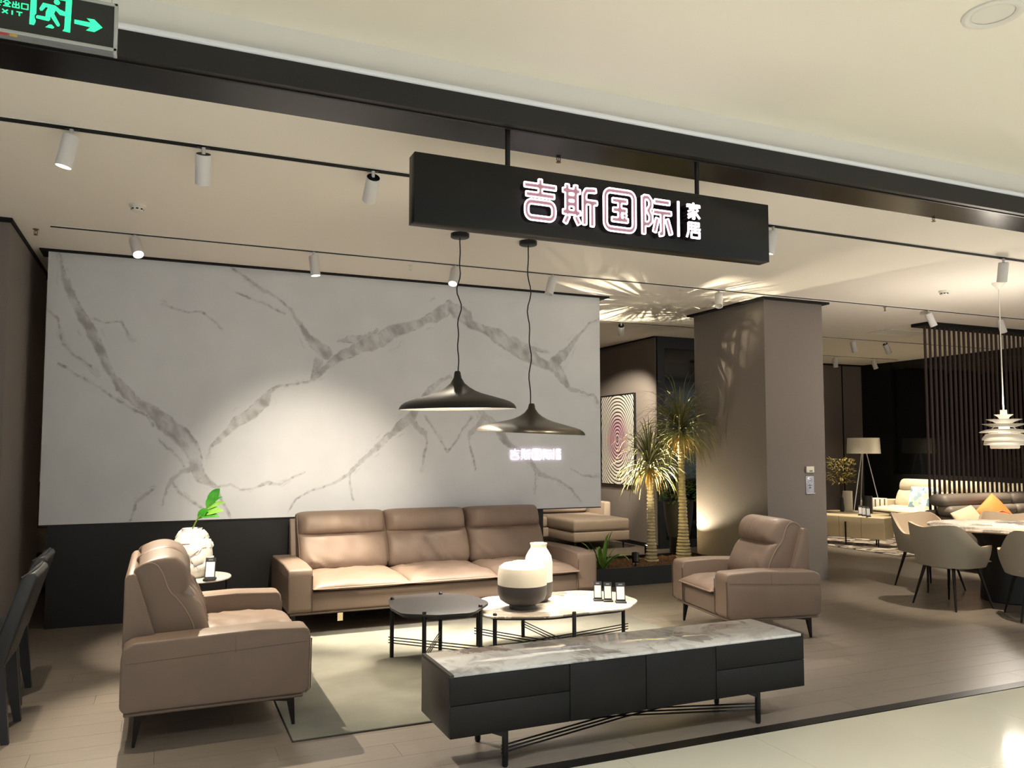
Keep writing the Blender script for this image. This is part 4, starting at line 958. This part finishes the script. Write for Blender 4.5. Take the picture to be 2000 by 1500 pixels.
# beige chaise sofa
ch = empty('chaise_sofa', (6.2, 10.8, 0), 0, 'beige fabric chaise sofa by the picture wall', 'sofa')
box('chaise_base', (-.48, .0, .125), (.49, 1.75, .275), 'chaise', ch, .02, 2)
box('chaise_cushion', (-.49, -.01, .276), (.5, 1.3, .455), 'chaise', ch, .045, 4)
box('seat_base', (-2.3, .85, .125), (-.485, 1.75, .275), 'chaise', ch, .02, 2)
for k in range(2): box('seat_cushion', (-2.3+.9*k, .84, .276), (-1.405+.9*k, 1.6, .45), 'chaise', ch, .045, 4)
for k in range(3): box('back_cushion', (-2.3+.93*k, 1.32 if k == 2 else 1.5, .455), (-1.38+.93*k, 1.72, .82), 'chaise', ch, .06, 4)
box('arm', (.5, .78, .125), (.62, 1.75, .66), 'chaise', ch, .03, 3)
box('back_frame', (-2.3, 1.76, .125), (.62, 1.86, .74), 'chaise', ch, .03, 3)
for x, y in ((.42, .08), (-.42, .08), (.5, 1.7), (-2.2, .95), (-2.2, 1.7)): bar('leg', (x, y, 0), (x, y, .124), .014, .014, 'black_metal', ch, .03, .03)

# ================================================================ DINING GROUP
TC = (7.98, 5.57)
dt = empty('dining_table', (TC[0], TC[1], 0), 0, 'round dining table with pale marble top under the white pendant', 'dining table')
lathe('table_top', [(.0005, .718), (.70, .718), (.76, .732), (.765, .742), (.76, .75), (.0005, .75)], 'stone_dining', dt, 64, cap=False)
lathe('pedestal', [(.28, 0), (.29, .01), (.27, .3), (.3, .6), (.4, .717)], 'black_panel', dt, 40)
def tub_chair(loc, rz, label):
    t = empty('tub_chair', loc, rz, label, 'chair', 'pale upholstered tub chairs around the dining table')
    # faces local -Y ; shell wraps the back
    def shell(off, name, m):
        na, nz = 36, 10; vs, fs = [], []
        for i in range(na+1):
            s = 2*i/na-1; a = R(90)+s*R(128); e = abs(s)
            zt = .80-.02*math.cos(s*9)*(1-e) - .20*max(0, (e-.36)/.64)**.75
            if e > .36: zt = .80-.02*math.cos(s*9)*(1-e) - .19*(1-math.cos(min(1, (e-.36)/.4)*math.pi))/2
            for j in range(nz+1):
                v = j/nz; z = .40+(zt-.40)*v
                rr = (.28+.05*math.sin(v*math.pi/2))+off; rx = rr*1.0; ry = rr*.98+.04*v*max(0, math.sin(a))
                n4 = (abs(math.cos(a))**2.6+abs(math.sin(a))**2.6)**(-1/2.6)
                vs.append((rx*math.cos(a)*n4, ry*math.sin(a)*n4, z))
        for i in range(na):
            for j in range(nz): b = i*(nz+1)+j; fs.append((b, b+1, b+nz+2, b+nz+1))
        return vs, fs, na, nz
    vo, fo, na, nz = shell(0, 'o', None); vi, fi, _, _ = shell(-.028, 'i', None)
    o = mk('outer_shell', vo, [f[::-1] for f in fo], 'dining_fabric', t, True)
    rim = []; n = nz+1
    vi_o = mk('inner_shell', vi, fi, 'dining_inner', t, True)
    V = vo+vi; off = len(vo); F = []
    for i in range(na): F.append((i*n+nz, (i+1)*n+nz, off+(i+1)*n+nz, off+i*n+nz))
    for i in (0, na):
        for j in range(nz): F.append((i*n+j, i*n+j+1, off+i*n+j+1, off+i*n+j))
    mk('rim', V, F, 'dining_inner', t)
    pillow('seat_cushion', .48, .48, .06, 'dining_inner', t, (0, -.02, .445), 16, 16, .004, .35, None, 4)
    lathe('seat_pan', [(.0005, .37), (.2, .38), (.25, .402), (.25, .412), (.0005, .415)], 'dining_fabric', t, 32, cap=False)
    for sx in (-1, 1):
        for sy in (-1, 1): tubes('leg', [([(sx*.245, sy*.245, 0), (sx*.16, sy*.16, .395)], [.008, .017])], 'leg_metal', t, 8)
    return t
tub_chair((7.16, 5.62, 0), R(-90+180+ -2), 'pale tub dining chair with its back to the pillar, nearest the armchair')
tub_chair((7.83, 6.42, 0), R(-8), 'pale tub dining chair on the far side of the table, tan inside showing')
tub_chair((7.36, 4.86, 0), R(140), 'pale tub dining chair at the right picture edge, in front of the pedestal')
tub_chair((8.75, 6.1, 0), R(-55), 'pale tub dining chair at the far right of the dining table')
# tiered white pendant
wp = empty('tiered_pendant', (8.03, 5.63, 1.54), 0, 'white tiered pendant lamp with stacked shades over the dining table', 'pendant lamp')
TI = [[(.06, .40), (.06, .345), (.05, .335)], [(.165, .352), (.10, .325), (.07, .30)], [(.31, .303), (.2, .283), (.12, .256)], [(.38, .255), (.27, .235), (.2, .226)],
      [(.16, .205), (.3, .197), (.4, .178), (.43, .166)], [(.22, .16), (.32, .148), (.38, .105), (.385, .088)], [(.3, .095), (.345, .08), (.36, .04), (.355, .036)], [(.22, .05), (.25, .036), (.25, .006), (.24, .001)]]
for k, pf in enumerate(TI):
    pf = [(r*.535, z) for r, z in pf]
    lathe('shade_tier', pf+[(r-.004, z-.003) for r, z in pf[::-1]], 'lamp_white', wp, 48, cap=False)
lathe('bottom_glass', [(.0005, .002), (.07, .002), (.07, .03), (.0005, .03)], 'glow_soft', wp, 32, cap=False)
lathe('core', [(.0005, .1), (.05, .1), (.055, .16), (.045, .25), (.03, .34), (.0005, .34)], 'glow_soft', wp, 32, cap=False)
for k in range(3):
    a = R(120*k+30); tubes('strut', [([(.07*math.cos(a), .07*math.sin(a), .26), (.15*math.cos(a), .15*math.sin(a), .17), (.17*math.cos(a), .17*math.sin(a), .05)], .005)], 'lamp_white', wp, 6)
tubes('cord', [([(0, 0, .4), (0, 0, ZC-1.54-.06)], .006)], 'lamp_white', wp, 6)
lathe('canopy', [(.012, ZC-1.54-.07), (.03, ZC-1.54-.05), (.06, ZC-1.54-.02), (.065, ZC-1.54-.001)], 'lamp_white', wp, 32)
lamp('tiered_light', 'POINT', (8.03, 5.63, 1.54+.45), 50, SOFTW, wp, None, .04); lamp('tiered_down', 'AREA', (8.03, 5.63, 1.535), 22, SOFTW, wp, (8.03, 5.63, 0), .2)

# slatted screen
sc = empty('slatted_screen', (9.66, 7.9, 0), 0, 'tall dark brown vertical slat screen from floor to ceiling', 'screen')
box('head_channel', (-.03, -.12, ZC-.045), (2.6, .16, ZC-.0006), 'black_gap', sc)
box('floor_rail', (-.02, -.06, 0), (2.6, .06, .03), 'slat', sc)
sme = bpy.data.meshes.new('slat'); _b = bmesh.new(); box_bm(_b, (-.015, -.011, .0305), (.015, .011, ZC-.046), .0015, 1); _b.to_mesh(sme); _b.free(); sme.materials.append(MATS['slat'])
for k in range(26):
    o = bpy.data.objects.new('slat', sme); COL.objects.link(o); o.parent = sc; o.location = (.04+.0975*k, 0, 0)

# grey leather sofa before the screen
gs = empty('grey_leather_sofa', (9.35, 7.8, 0), 0, 'dark taupe leather sofa with rolled headrests before the slatted screen', 'sofa')
box('base', (-.02, -.98, .1), (2.6, -.08, .32), 'grey_sofa', gs, .03, 3)
box('arm', (-.14, -.98, .1), (.1, -.1, .57), 'grey_sofa', gs, .09, 5)
box('back_frame', (.0, -.2, .1), (2.6, -.06, .72), 'grey_sofa', gs, .05, 4)
for k in range(2):
    x0 = .105+1.2*k
    box('seat_cushion', (x0, -.96, .321), (x0+1.195, -.36, .46), 'grey_sofa', gs, .06, 5)
    box('back_cushion', (x0-(.03 if k == 0 else 0), -.46, .44), (x0+1.195, -.205, .70), 'grey_sofa', gs, .08, 5)
    box('lumbar_roll', (x0-(.1 if k == 0 else 0), -.5, .66), (x0+1.195, -.25, .79), 'grey_sofa', gs, .06, 5)
    box('headrest', (x0-(.13 if k == 0 else 0), -.44, .775), (x0+1.195, -.15, .935), 'grey_sofa', gs, .075, 5)
for x, y in ((.05, -.9), (.05, -.16), (2.5, -.9), (2.5, -.16)): bar('leg', (x, y, 0), (x, y, .1), .03, .03, 'leg_metal', gs)
def cushion(loc, rot, w, h_, th, m, label, cat='cushion', name='throw_cushion'):
    t = empty(name, loc, 0, label, cat); t.rotation_euler = rot
    pillow('cover', w, h_, th, m, t, (0, 0, 0), 16, 16, .006, 1.0, None, 2.6, seed=loc[0])
    return t
oc = cushion((10.0, 7.16, .66), (R(62), R(-28), R(8)), .46, .46, .075, 'orange', 'bright orange throw cushion tilted on the taupe leather sofa')
tubes('cover_line', [([(-.2, .02, .05), (-.08, .06, .074), (.05, .02, .077), (.15, -.08, .062)], .004)], 'leather_piping', oc, 5)
cushion((9.50, 7.16, .60), (R(58), R(-12), R(4)), .44, .38, .07, 'beige_fabric', 'beige throw cushion left of the orange cushion')

# cream sofa at the glazed wall
cs = make_sofa('cream_sofa', (12.35, 9.75, 0), R(-90), 3.7, 1.05, 3, 'long cream leather sofa under the dark window behind the screen', 'cream_leather', 'cream_leather', 'cream_wood', 'cream_wood', .22)
cushion((12.78, 10.55, .60), (R(66), 0, R(-72)), .5, .5, .08, 'patch_cushion', 'white cushion with pale blue patches on the cream sofa')
th = empty('striped_throw', (12.6, 11.49, .565), 0, 'striped throw folded over the arm of the cream sofa', 'blanket')
box('cloth', (-.2, -.125, 0), (.2, .13, .012), 'white_fabric', th, .004, 1)
box('cloth_drop', (-.2, -.128, -.28), (.2, -.116, .0), 'white_fabric', th, .004, 1)
for x in (-.12, .0, .12):
    box('stripe', (x-.015, -.1, .0122), (x+.015, .12, .014), 'stripe', th); box('stripe', (x-.015, -.1295, -.27), (x+.015, -.1285, 0), 'stripe', th)
# floor lamp
fl = empty('floor_lamp', (12.85, 11.95, 0), 0, 'tripod floor lamp with cream drum shade in the rear corner', 'floor lamp')
lathe('shade', [(.30, 1.74), (.315, 1.43), (.311, 1.43), (.296, 1.74)], 'shade_cream', fl, 40, cap=False); disc('shade_top', (0, 0, 1.735), .294, 'shade_cream', fl, 32)
for k in range(3):
    a = R(-60+120*k); tubes('leg', [([(.04*math.cos(a), .04*math.sin(a), 1.5), (.36*math.cos(a), .36*math.sin(a), 0)], .009)], 'white_metal', fl, 8)
# background rug, tables, cabinet
br = empty('patterned_rug', (11.0, 9.95, 0), R(0), 'patterned brown and cream rug under the rear coffee tables', 'rug'); box('pile', (-1.3, -1.6, .001), (1.2, 1.5, .011), 'bg_rug', br, .002, 1)
bc = empty('cream_cabinet', (10.2, 9.12, 0), R(110.5), 'low cream media cabinet with black legs right of the pillar', 'cabinet')
box('body', (0, -.36, .13), (1.42, 0, .47), 'cream_wood', bc, .02, 3)
for x in (.36, .71, 1.06): box('door_joint', (x-.002, .0002, .14), (x+.002, .0012, .46), 'leather_seam', bc)
for x, y in ((.25, -.3), (1.25, -.3), (.12, -.05)): tubes('leg', [([(x, y, 0), (x, y, .129)], .012)], 'black_metal', bc, 8)
for x in (.6,): tubes('leg', [([(x, .014, 0), (x, .014, .38)], .012)], 'black_metal', bc, 8)
def bg_table(loc, a, b, z, label, m='cream_wood'):
    t = empty('oval_table', loc, 0, label, 'coffee table'); n = 40
    prism('table_top', [(a*math.cos(2*math.pi*k/n), b*math.sin(2*math.pi*k/n)) for k in range(n)], 2, z-.09, z, m, t, .008, 2)
    for x, y in ((-.7*a, -.5*b), (.7*a, -.5*b), (.7*a, .5*b), (-.7*a, .5*b)): tubes('leg', [([(x, y, .0115), (x, y, z-.091)], .014)], 'black_metal', t, 8)
bg_table((11.35, 10.75, 0), .42, .6, .4, 'larger cream oval coffee table near the rear wall')
bg_table((11.55, 9.62, 0), .3, .36, .45, 'smaller cream oval coffee table before the cream sofa')
for k, (x, y) in enumerate(((10.12, 9.62), (10.07, 9.5), (10.03, 9.38))): card((x+.12, y, .47), R(-40), 'black price card stand on the cream cabinet, %s of three' % ('farthest', 'middle', 'nearest')[k], 'paper', w=.06, hgt=.15)
lathe('dark_jar', [(.0005, 0), (.085, 0), (.085, .3), (.08, .3), (.075, .28)], 'dark_vase', tag(empty('tall_dark_jar', (11.4, 10.55, .4)), 'plain dark cylinder jar on the larger oval table', 'vase'), 28, cap=False)
lathe('white_jar', [(.0005, 0), (.09, 0), (.09, .36), (.085, .36), (.08, .34)], 'ceramic_white', tag(empty('pale_cylinder_jar', (11.45, 11.05, .4)), 'pale cylinder jar beside the dry yellow branches', 'vase'), 28, cap=False)
dv = empty('branch_vase', (11.25, 10.98, .4), 0, 'slim dark vase holding dry yellow leaf branches', 'plant')
lathe('vase', [(.03, 0), (.045, .05), (.03, .2), (.02, .26)], 'dark_vase', dv, 20)
random.seed(4)
tubes('twig', [([(0, 0, .25), (.03*math.cos(a), .03*math.sin(a), .5), (.14*math.cos(a), .14*math.sin(a), .78)], .004) for a in (0, 1.3, 2.6, 3.9, 5.2)], 'trunk_ring', dv, 5)
V, F = [], []
for k in range(280):
    a = random.uniform(0, 6.28); r = .22*math.sqrt(random.random()); blade(V, F, (r*math.cos(a), r*math.sin(a), random.uniform(.5, .95)), a, R(random.uniform(-40, 60)), .06, .014, .3, 3)
tag(mk('dry_leaves', V, F, 'dry_leaf', dv, True), kind='stuff')

# ================================================================ LEFT EDGE
def side_chair(loc, rz, label):
    t = empty('side_chair', loc, rz, label, 'chair', 'dark grey leather chairs at the left picture edge')   # faces local -Y, back at +Y
    prism('backrest', [(.15, .40), (.195, .36), (.235, .40), (.33, .72), (.375, .86), (.36, .885), (.335, .885), (.30, .86), (.255, .72)], 0, -.23, .23, 'grey_leather', t, .012, 2)
    tubes('back_piping', [([(-.235, .30, .86), (-.2, .345, .888), (0, .35, .892), (.2, .345, .888), (.235, .30, .86)], .006)], 'grey_leather', t, 5)
    box('seat', (-.235, -.26, .37), (.235, .17, .46), 'grey_leather', t, .03, 3)
    for sx in (-1, 1):
        bar('leg', (sx*.20, .25, 0), (sx*.195, .19, .41), .032, .036, 'grey_leather', t, .05, .085); bar('leg', (sx*.20, -.24, 0), (sx*.195, -.22, .38), .032, .032, 'grey_leather', t, .05, .05)
    return t
side_chair((-.96, 5.215, 0), R(-90), 'dark grey leather dining chair at the left picture edge, nearest')
side_chair((-1.0, 5.93, 0), R(-90), 'dark grey leather dining chair at the left edge, behind the nearest one')
lt = empty('side_dining_table', (-1.55, 5.5, 0), 0, 'brown topped table at the left picture edge behind the grey chairs', 'dining table')
box('table_top', (-.5, -1.1, .70), (.42, 1.0, .74), 'brown_table', lt, .012, 2)
box('apron', (-.42, -1.0, .62), (.34, .92, .699), 'black_metal', lt)
for x in (-.4, .3):
    for y in (-.95, .85): bar('leg', (x, y, 0), (x, y, .62), .05, .05, 'black_metal', lt)
# glimpse past the marble wall: brown armchair and pale bench
sb = empty('pale_bench', (-1.3, 10.1, 0), 0, 'pale upholstered bench glimpsed left of the marble wall', 'bench')
box('seat', (-.5, -.3, .44), (.6, .3, .66), 'cream_leather', sb, .04, 3); box('base', (-.45, -.25, .08), (.55, .25, .439), 'black_metal', sb)
ba = empty('brown_armchair', (-1.3, 10.62, 0), 0, 'brown leather armchair back glimpsed left of the marble wall', 'armchair')
box('back', (-.5, -.1, .3), (.6, .12, 1.0), 'leather_brown', ba, .08, 4); box('headrest', (-.45, -.16, .85), (.55, .04, 1.16), 'leather_brown', ba, .08, 4); box('base', (-.5, -.25, .05), (.6, .25, .32), 'leather_brown', ba, .04, 2)

# ================================================================ CEILING AND WALL FITTINGS
def detector(x, y, label):
    t = empty('smoke_detector', (x, y, ZC), 0, label, 'smoke detector', 'ceiling smoke detectors')
    lathe('base', [(.0005, -.0006), (.055, -.0006), (.055, -.014), (.048, -.018), (.0005, -.018)], 'white_trim', t, 32, cap=False)
    lathe('sensor', [(.04, -.0185), (.042, -.03), (.034, -.046), (.0005, -.05)], 'white_trim', t, 28, cap=False)
    for k in range(8):
        a = R(45*k); o = box('slot', (.0395, -.008, -.038), (.0425, .008, -.029), 'black_gap', t); o.data.transform(Matrix.Rotation(a, 4, 'Z'))
detector(-.2, 6.25, 'round white smoke detector above the left part of the marble wall')
detector(7.9, 6.17, 'round white smoke detector near the slatted screen')
def sprinkler(x, y, z, label, m='brass'):
    t = empty('sprinkler', (x, y, z), 0, label, 'sprinkler', 'ceiling sprinkler heads')
    lathe('plate', [(.0005, -.0006), (.022, -.0006), (.02, -.006), (.0005, -.006)], m, t, 20, cap=False)
    tubes('frame', [([(0, 0, -.006), (-.012, 0, -.02), (-.012, 0, -.034), (0, 0, -.046)], .0028), ([(0, 0, -.006), (.012, 0, -.02), (.012, 0, -.034), (0, 0, -.046)], .0028), ([(0, 0, -.006), (0, 0, -.046)], .0022)], m, t, 5)
    lathe('deflector', [(.0005, -.046), (.015, -.046), (.015, -.049), (.0005, -.049)], m, t, 14, cap=False)
sprinkler(-.956, 7.27, ZC, 'small sprinkler head at the left corner of the marble wall'); sprinkler(2.13, 7.31, ZC, 'small sprinkler head above the middle of the marble wall', 'white_trim')
sprinkler(2.11, 4.16, ZC, 'sprinkler head hanging behind the sign at the black beam'); sprinkler(5.2, 7.3, ZC, 'small sprinkler head over the palms', 'white_trim')
sprinkler(5.24, 4.16, ZC, 'sprinkler head at the black beam right of the sign'); sprinkler(8.15, 7.19, ZC, 'small sprinkler head left of the slatted screen')
def vent(x0, x1, y0, y1, label):
    t = empty('ceiling_vent', ((x0+x1)/2, (y0+y1)/2, ZC), 0, label, 'air vent'); a, b = (x1-x0)/2, (y1-y0)/2
    boxes('frame', [((-a, -b, -.008), (a, -b+.03, -.0006)), ((-a, b-.03, -.008), (a, b, -.0006)), ((-a, -b+.03, -.008), (-a+.03, b-.03, -.0006)), ((a-.03, -b+.03, -.008), (a, b-.03, -.0006))], 'ceiling', t)
    n = int((2*b-.06)/.03)
    for k in range(n): box('slat', (-a+.03, -b+.03+.03*k, -.006), (a-.03, -b+.048+.03*k, -.0006), 'white_trim', t)
vent(6.0, 6.9, 8.95, 9.3, 'flat grille air vent in the ceiling beyond the palms'); vent(9.75, 10.6, 8.5, 8.95, 'flat grille air vent in the ceiling beside the screen')
sw = empty('wall_switch', (6.952, 7.2695, 1.293), 0, 'cream thermostat switch on the grey pillar', 'switch')
box('plate', (-.058, -.022, -.036), (.058, -.0005, .036), 'switch', sw, .004, 2); box('display', (-.015, -.0235, -.025), (.03, -.0225, -.008), 'print_grey', sw); box('button', (.036, -.0235, -.025), (.05, -.0225, -.015), 'paper', sw)
po = empty('paper_pouch', (6.955, 7.2695, 1.117), 0, 'clear pouch with a small notice below the thermostat', 'notice')
box('sheet', (-.062, -.006, -.1), (.062, -.0005, .1), 'plastic_pouch', po, .002, 1)
tubes('printed_ring', [([(.028*math.cos(R(20*k)), -.0075, .045+.028*math.sin(R(20*k))) for k in range(18)], .0018)], 'print_grey', po, 5, True)
boxes('printed_mark', [((-.014, -.0075, .041), (.012, -.0065, .049)), ((-.016, -.0075, -.042), (.014, -.0065, -.03)), ((-.03, -.0075, -.012), (-.02, -.0065, -.003)), ((-.008, -.0075, -.02), (.004, -.0065, .004)), ((.016, -.0075, -.012), (.026, -.0065, -.002))], 'card_dark', po)
box('pouch_lip', (-.064, -.02, -.104), (.064, -.004, -.098), 'paper', po)
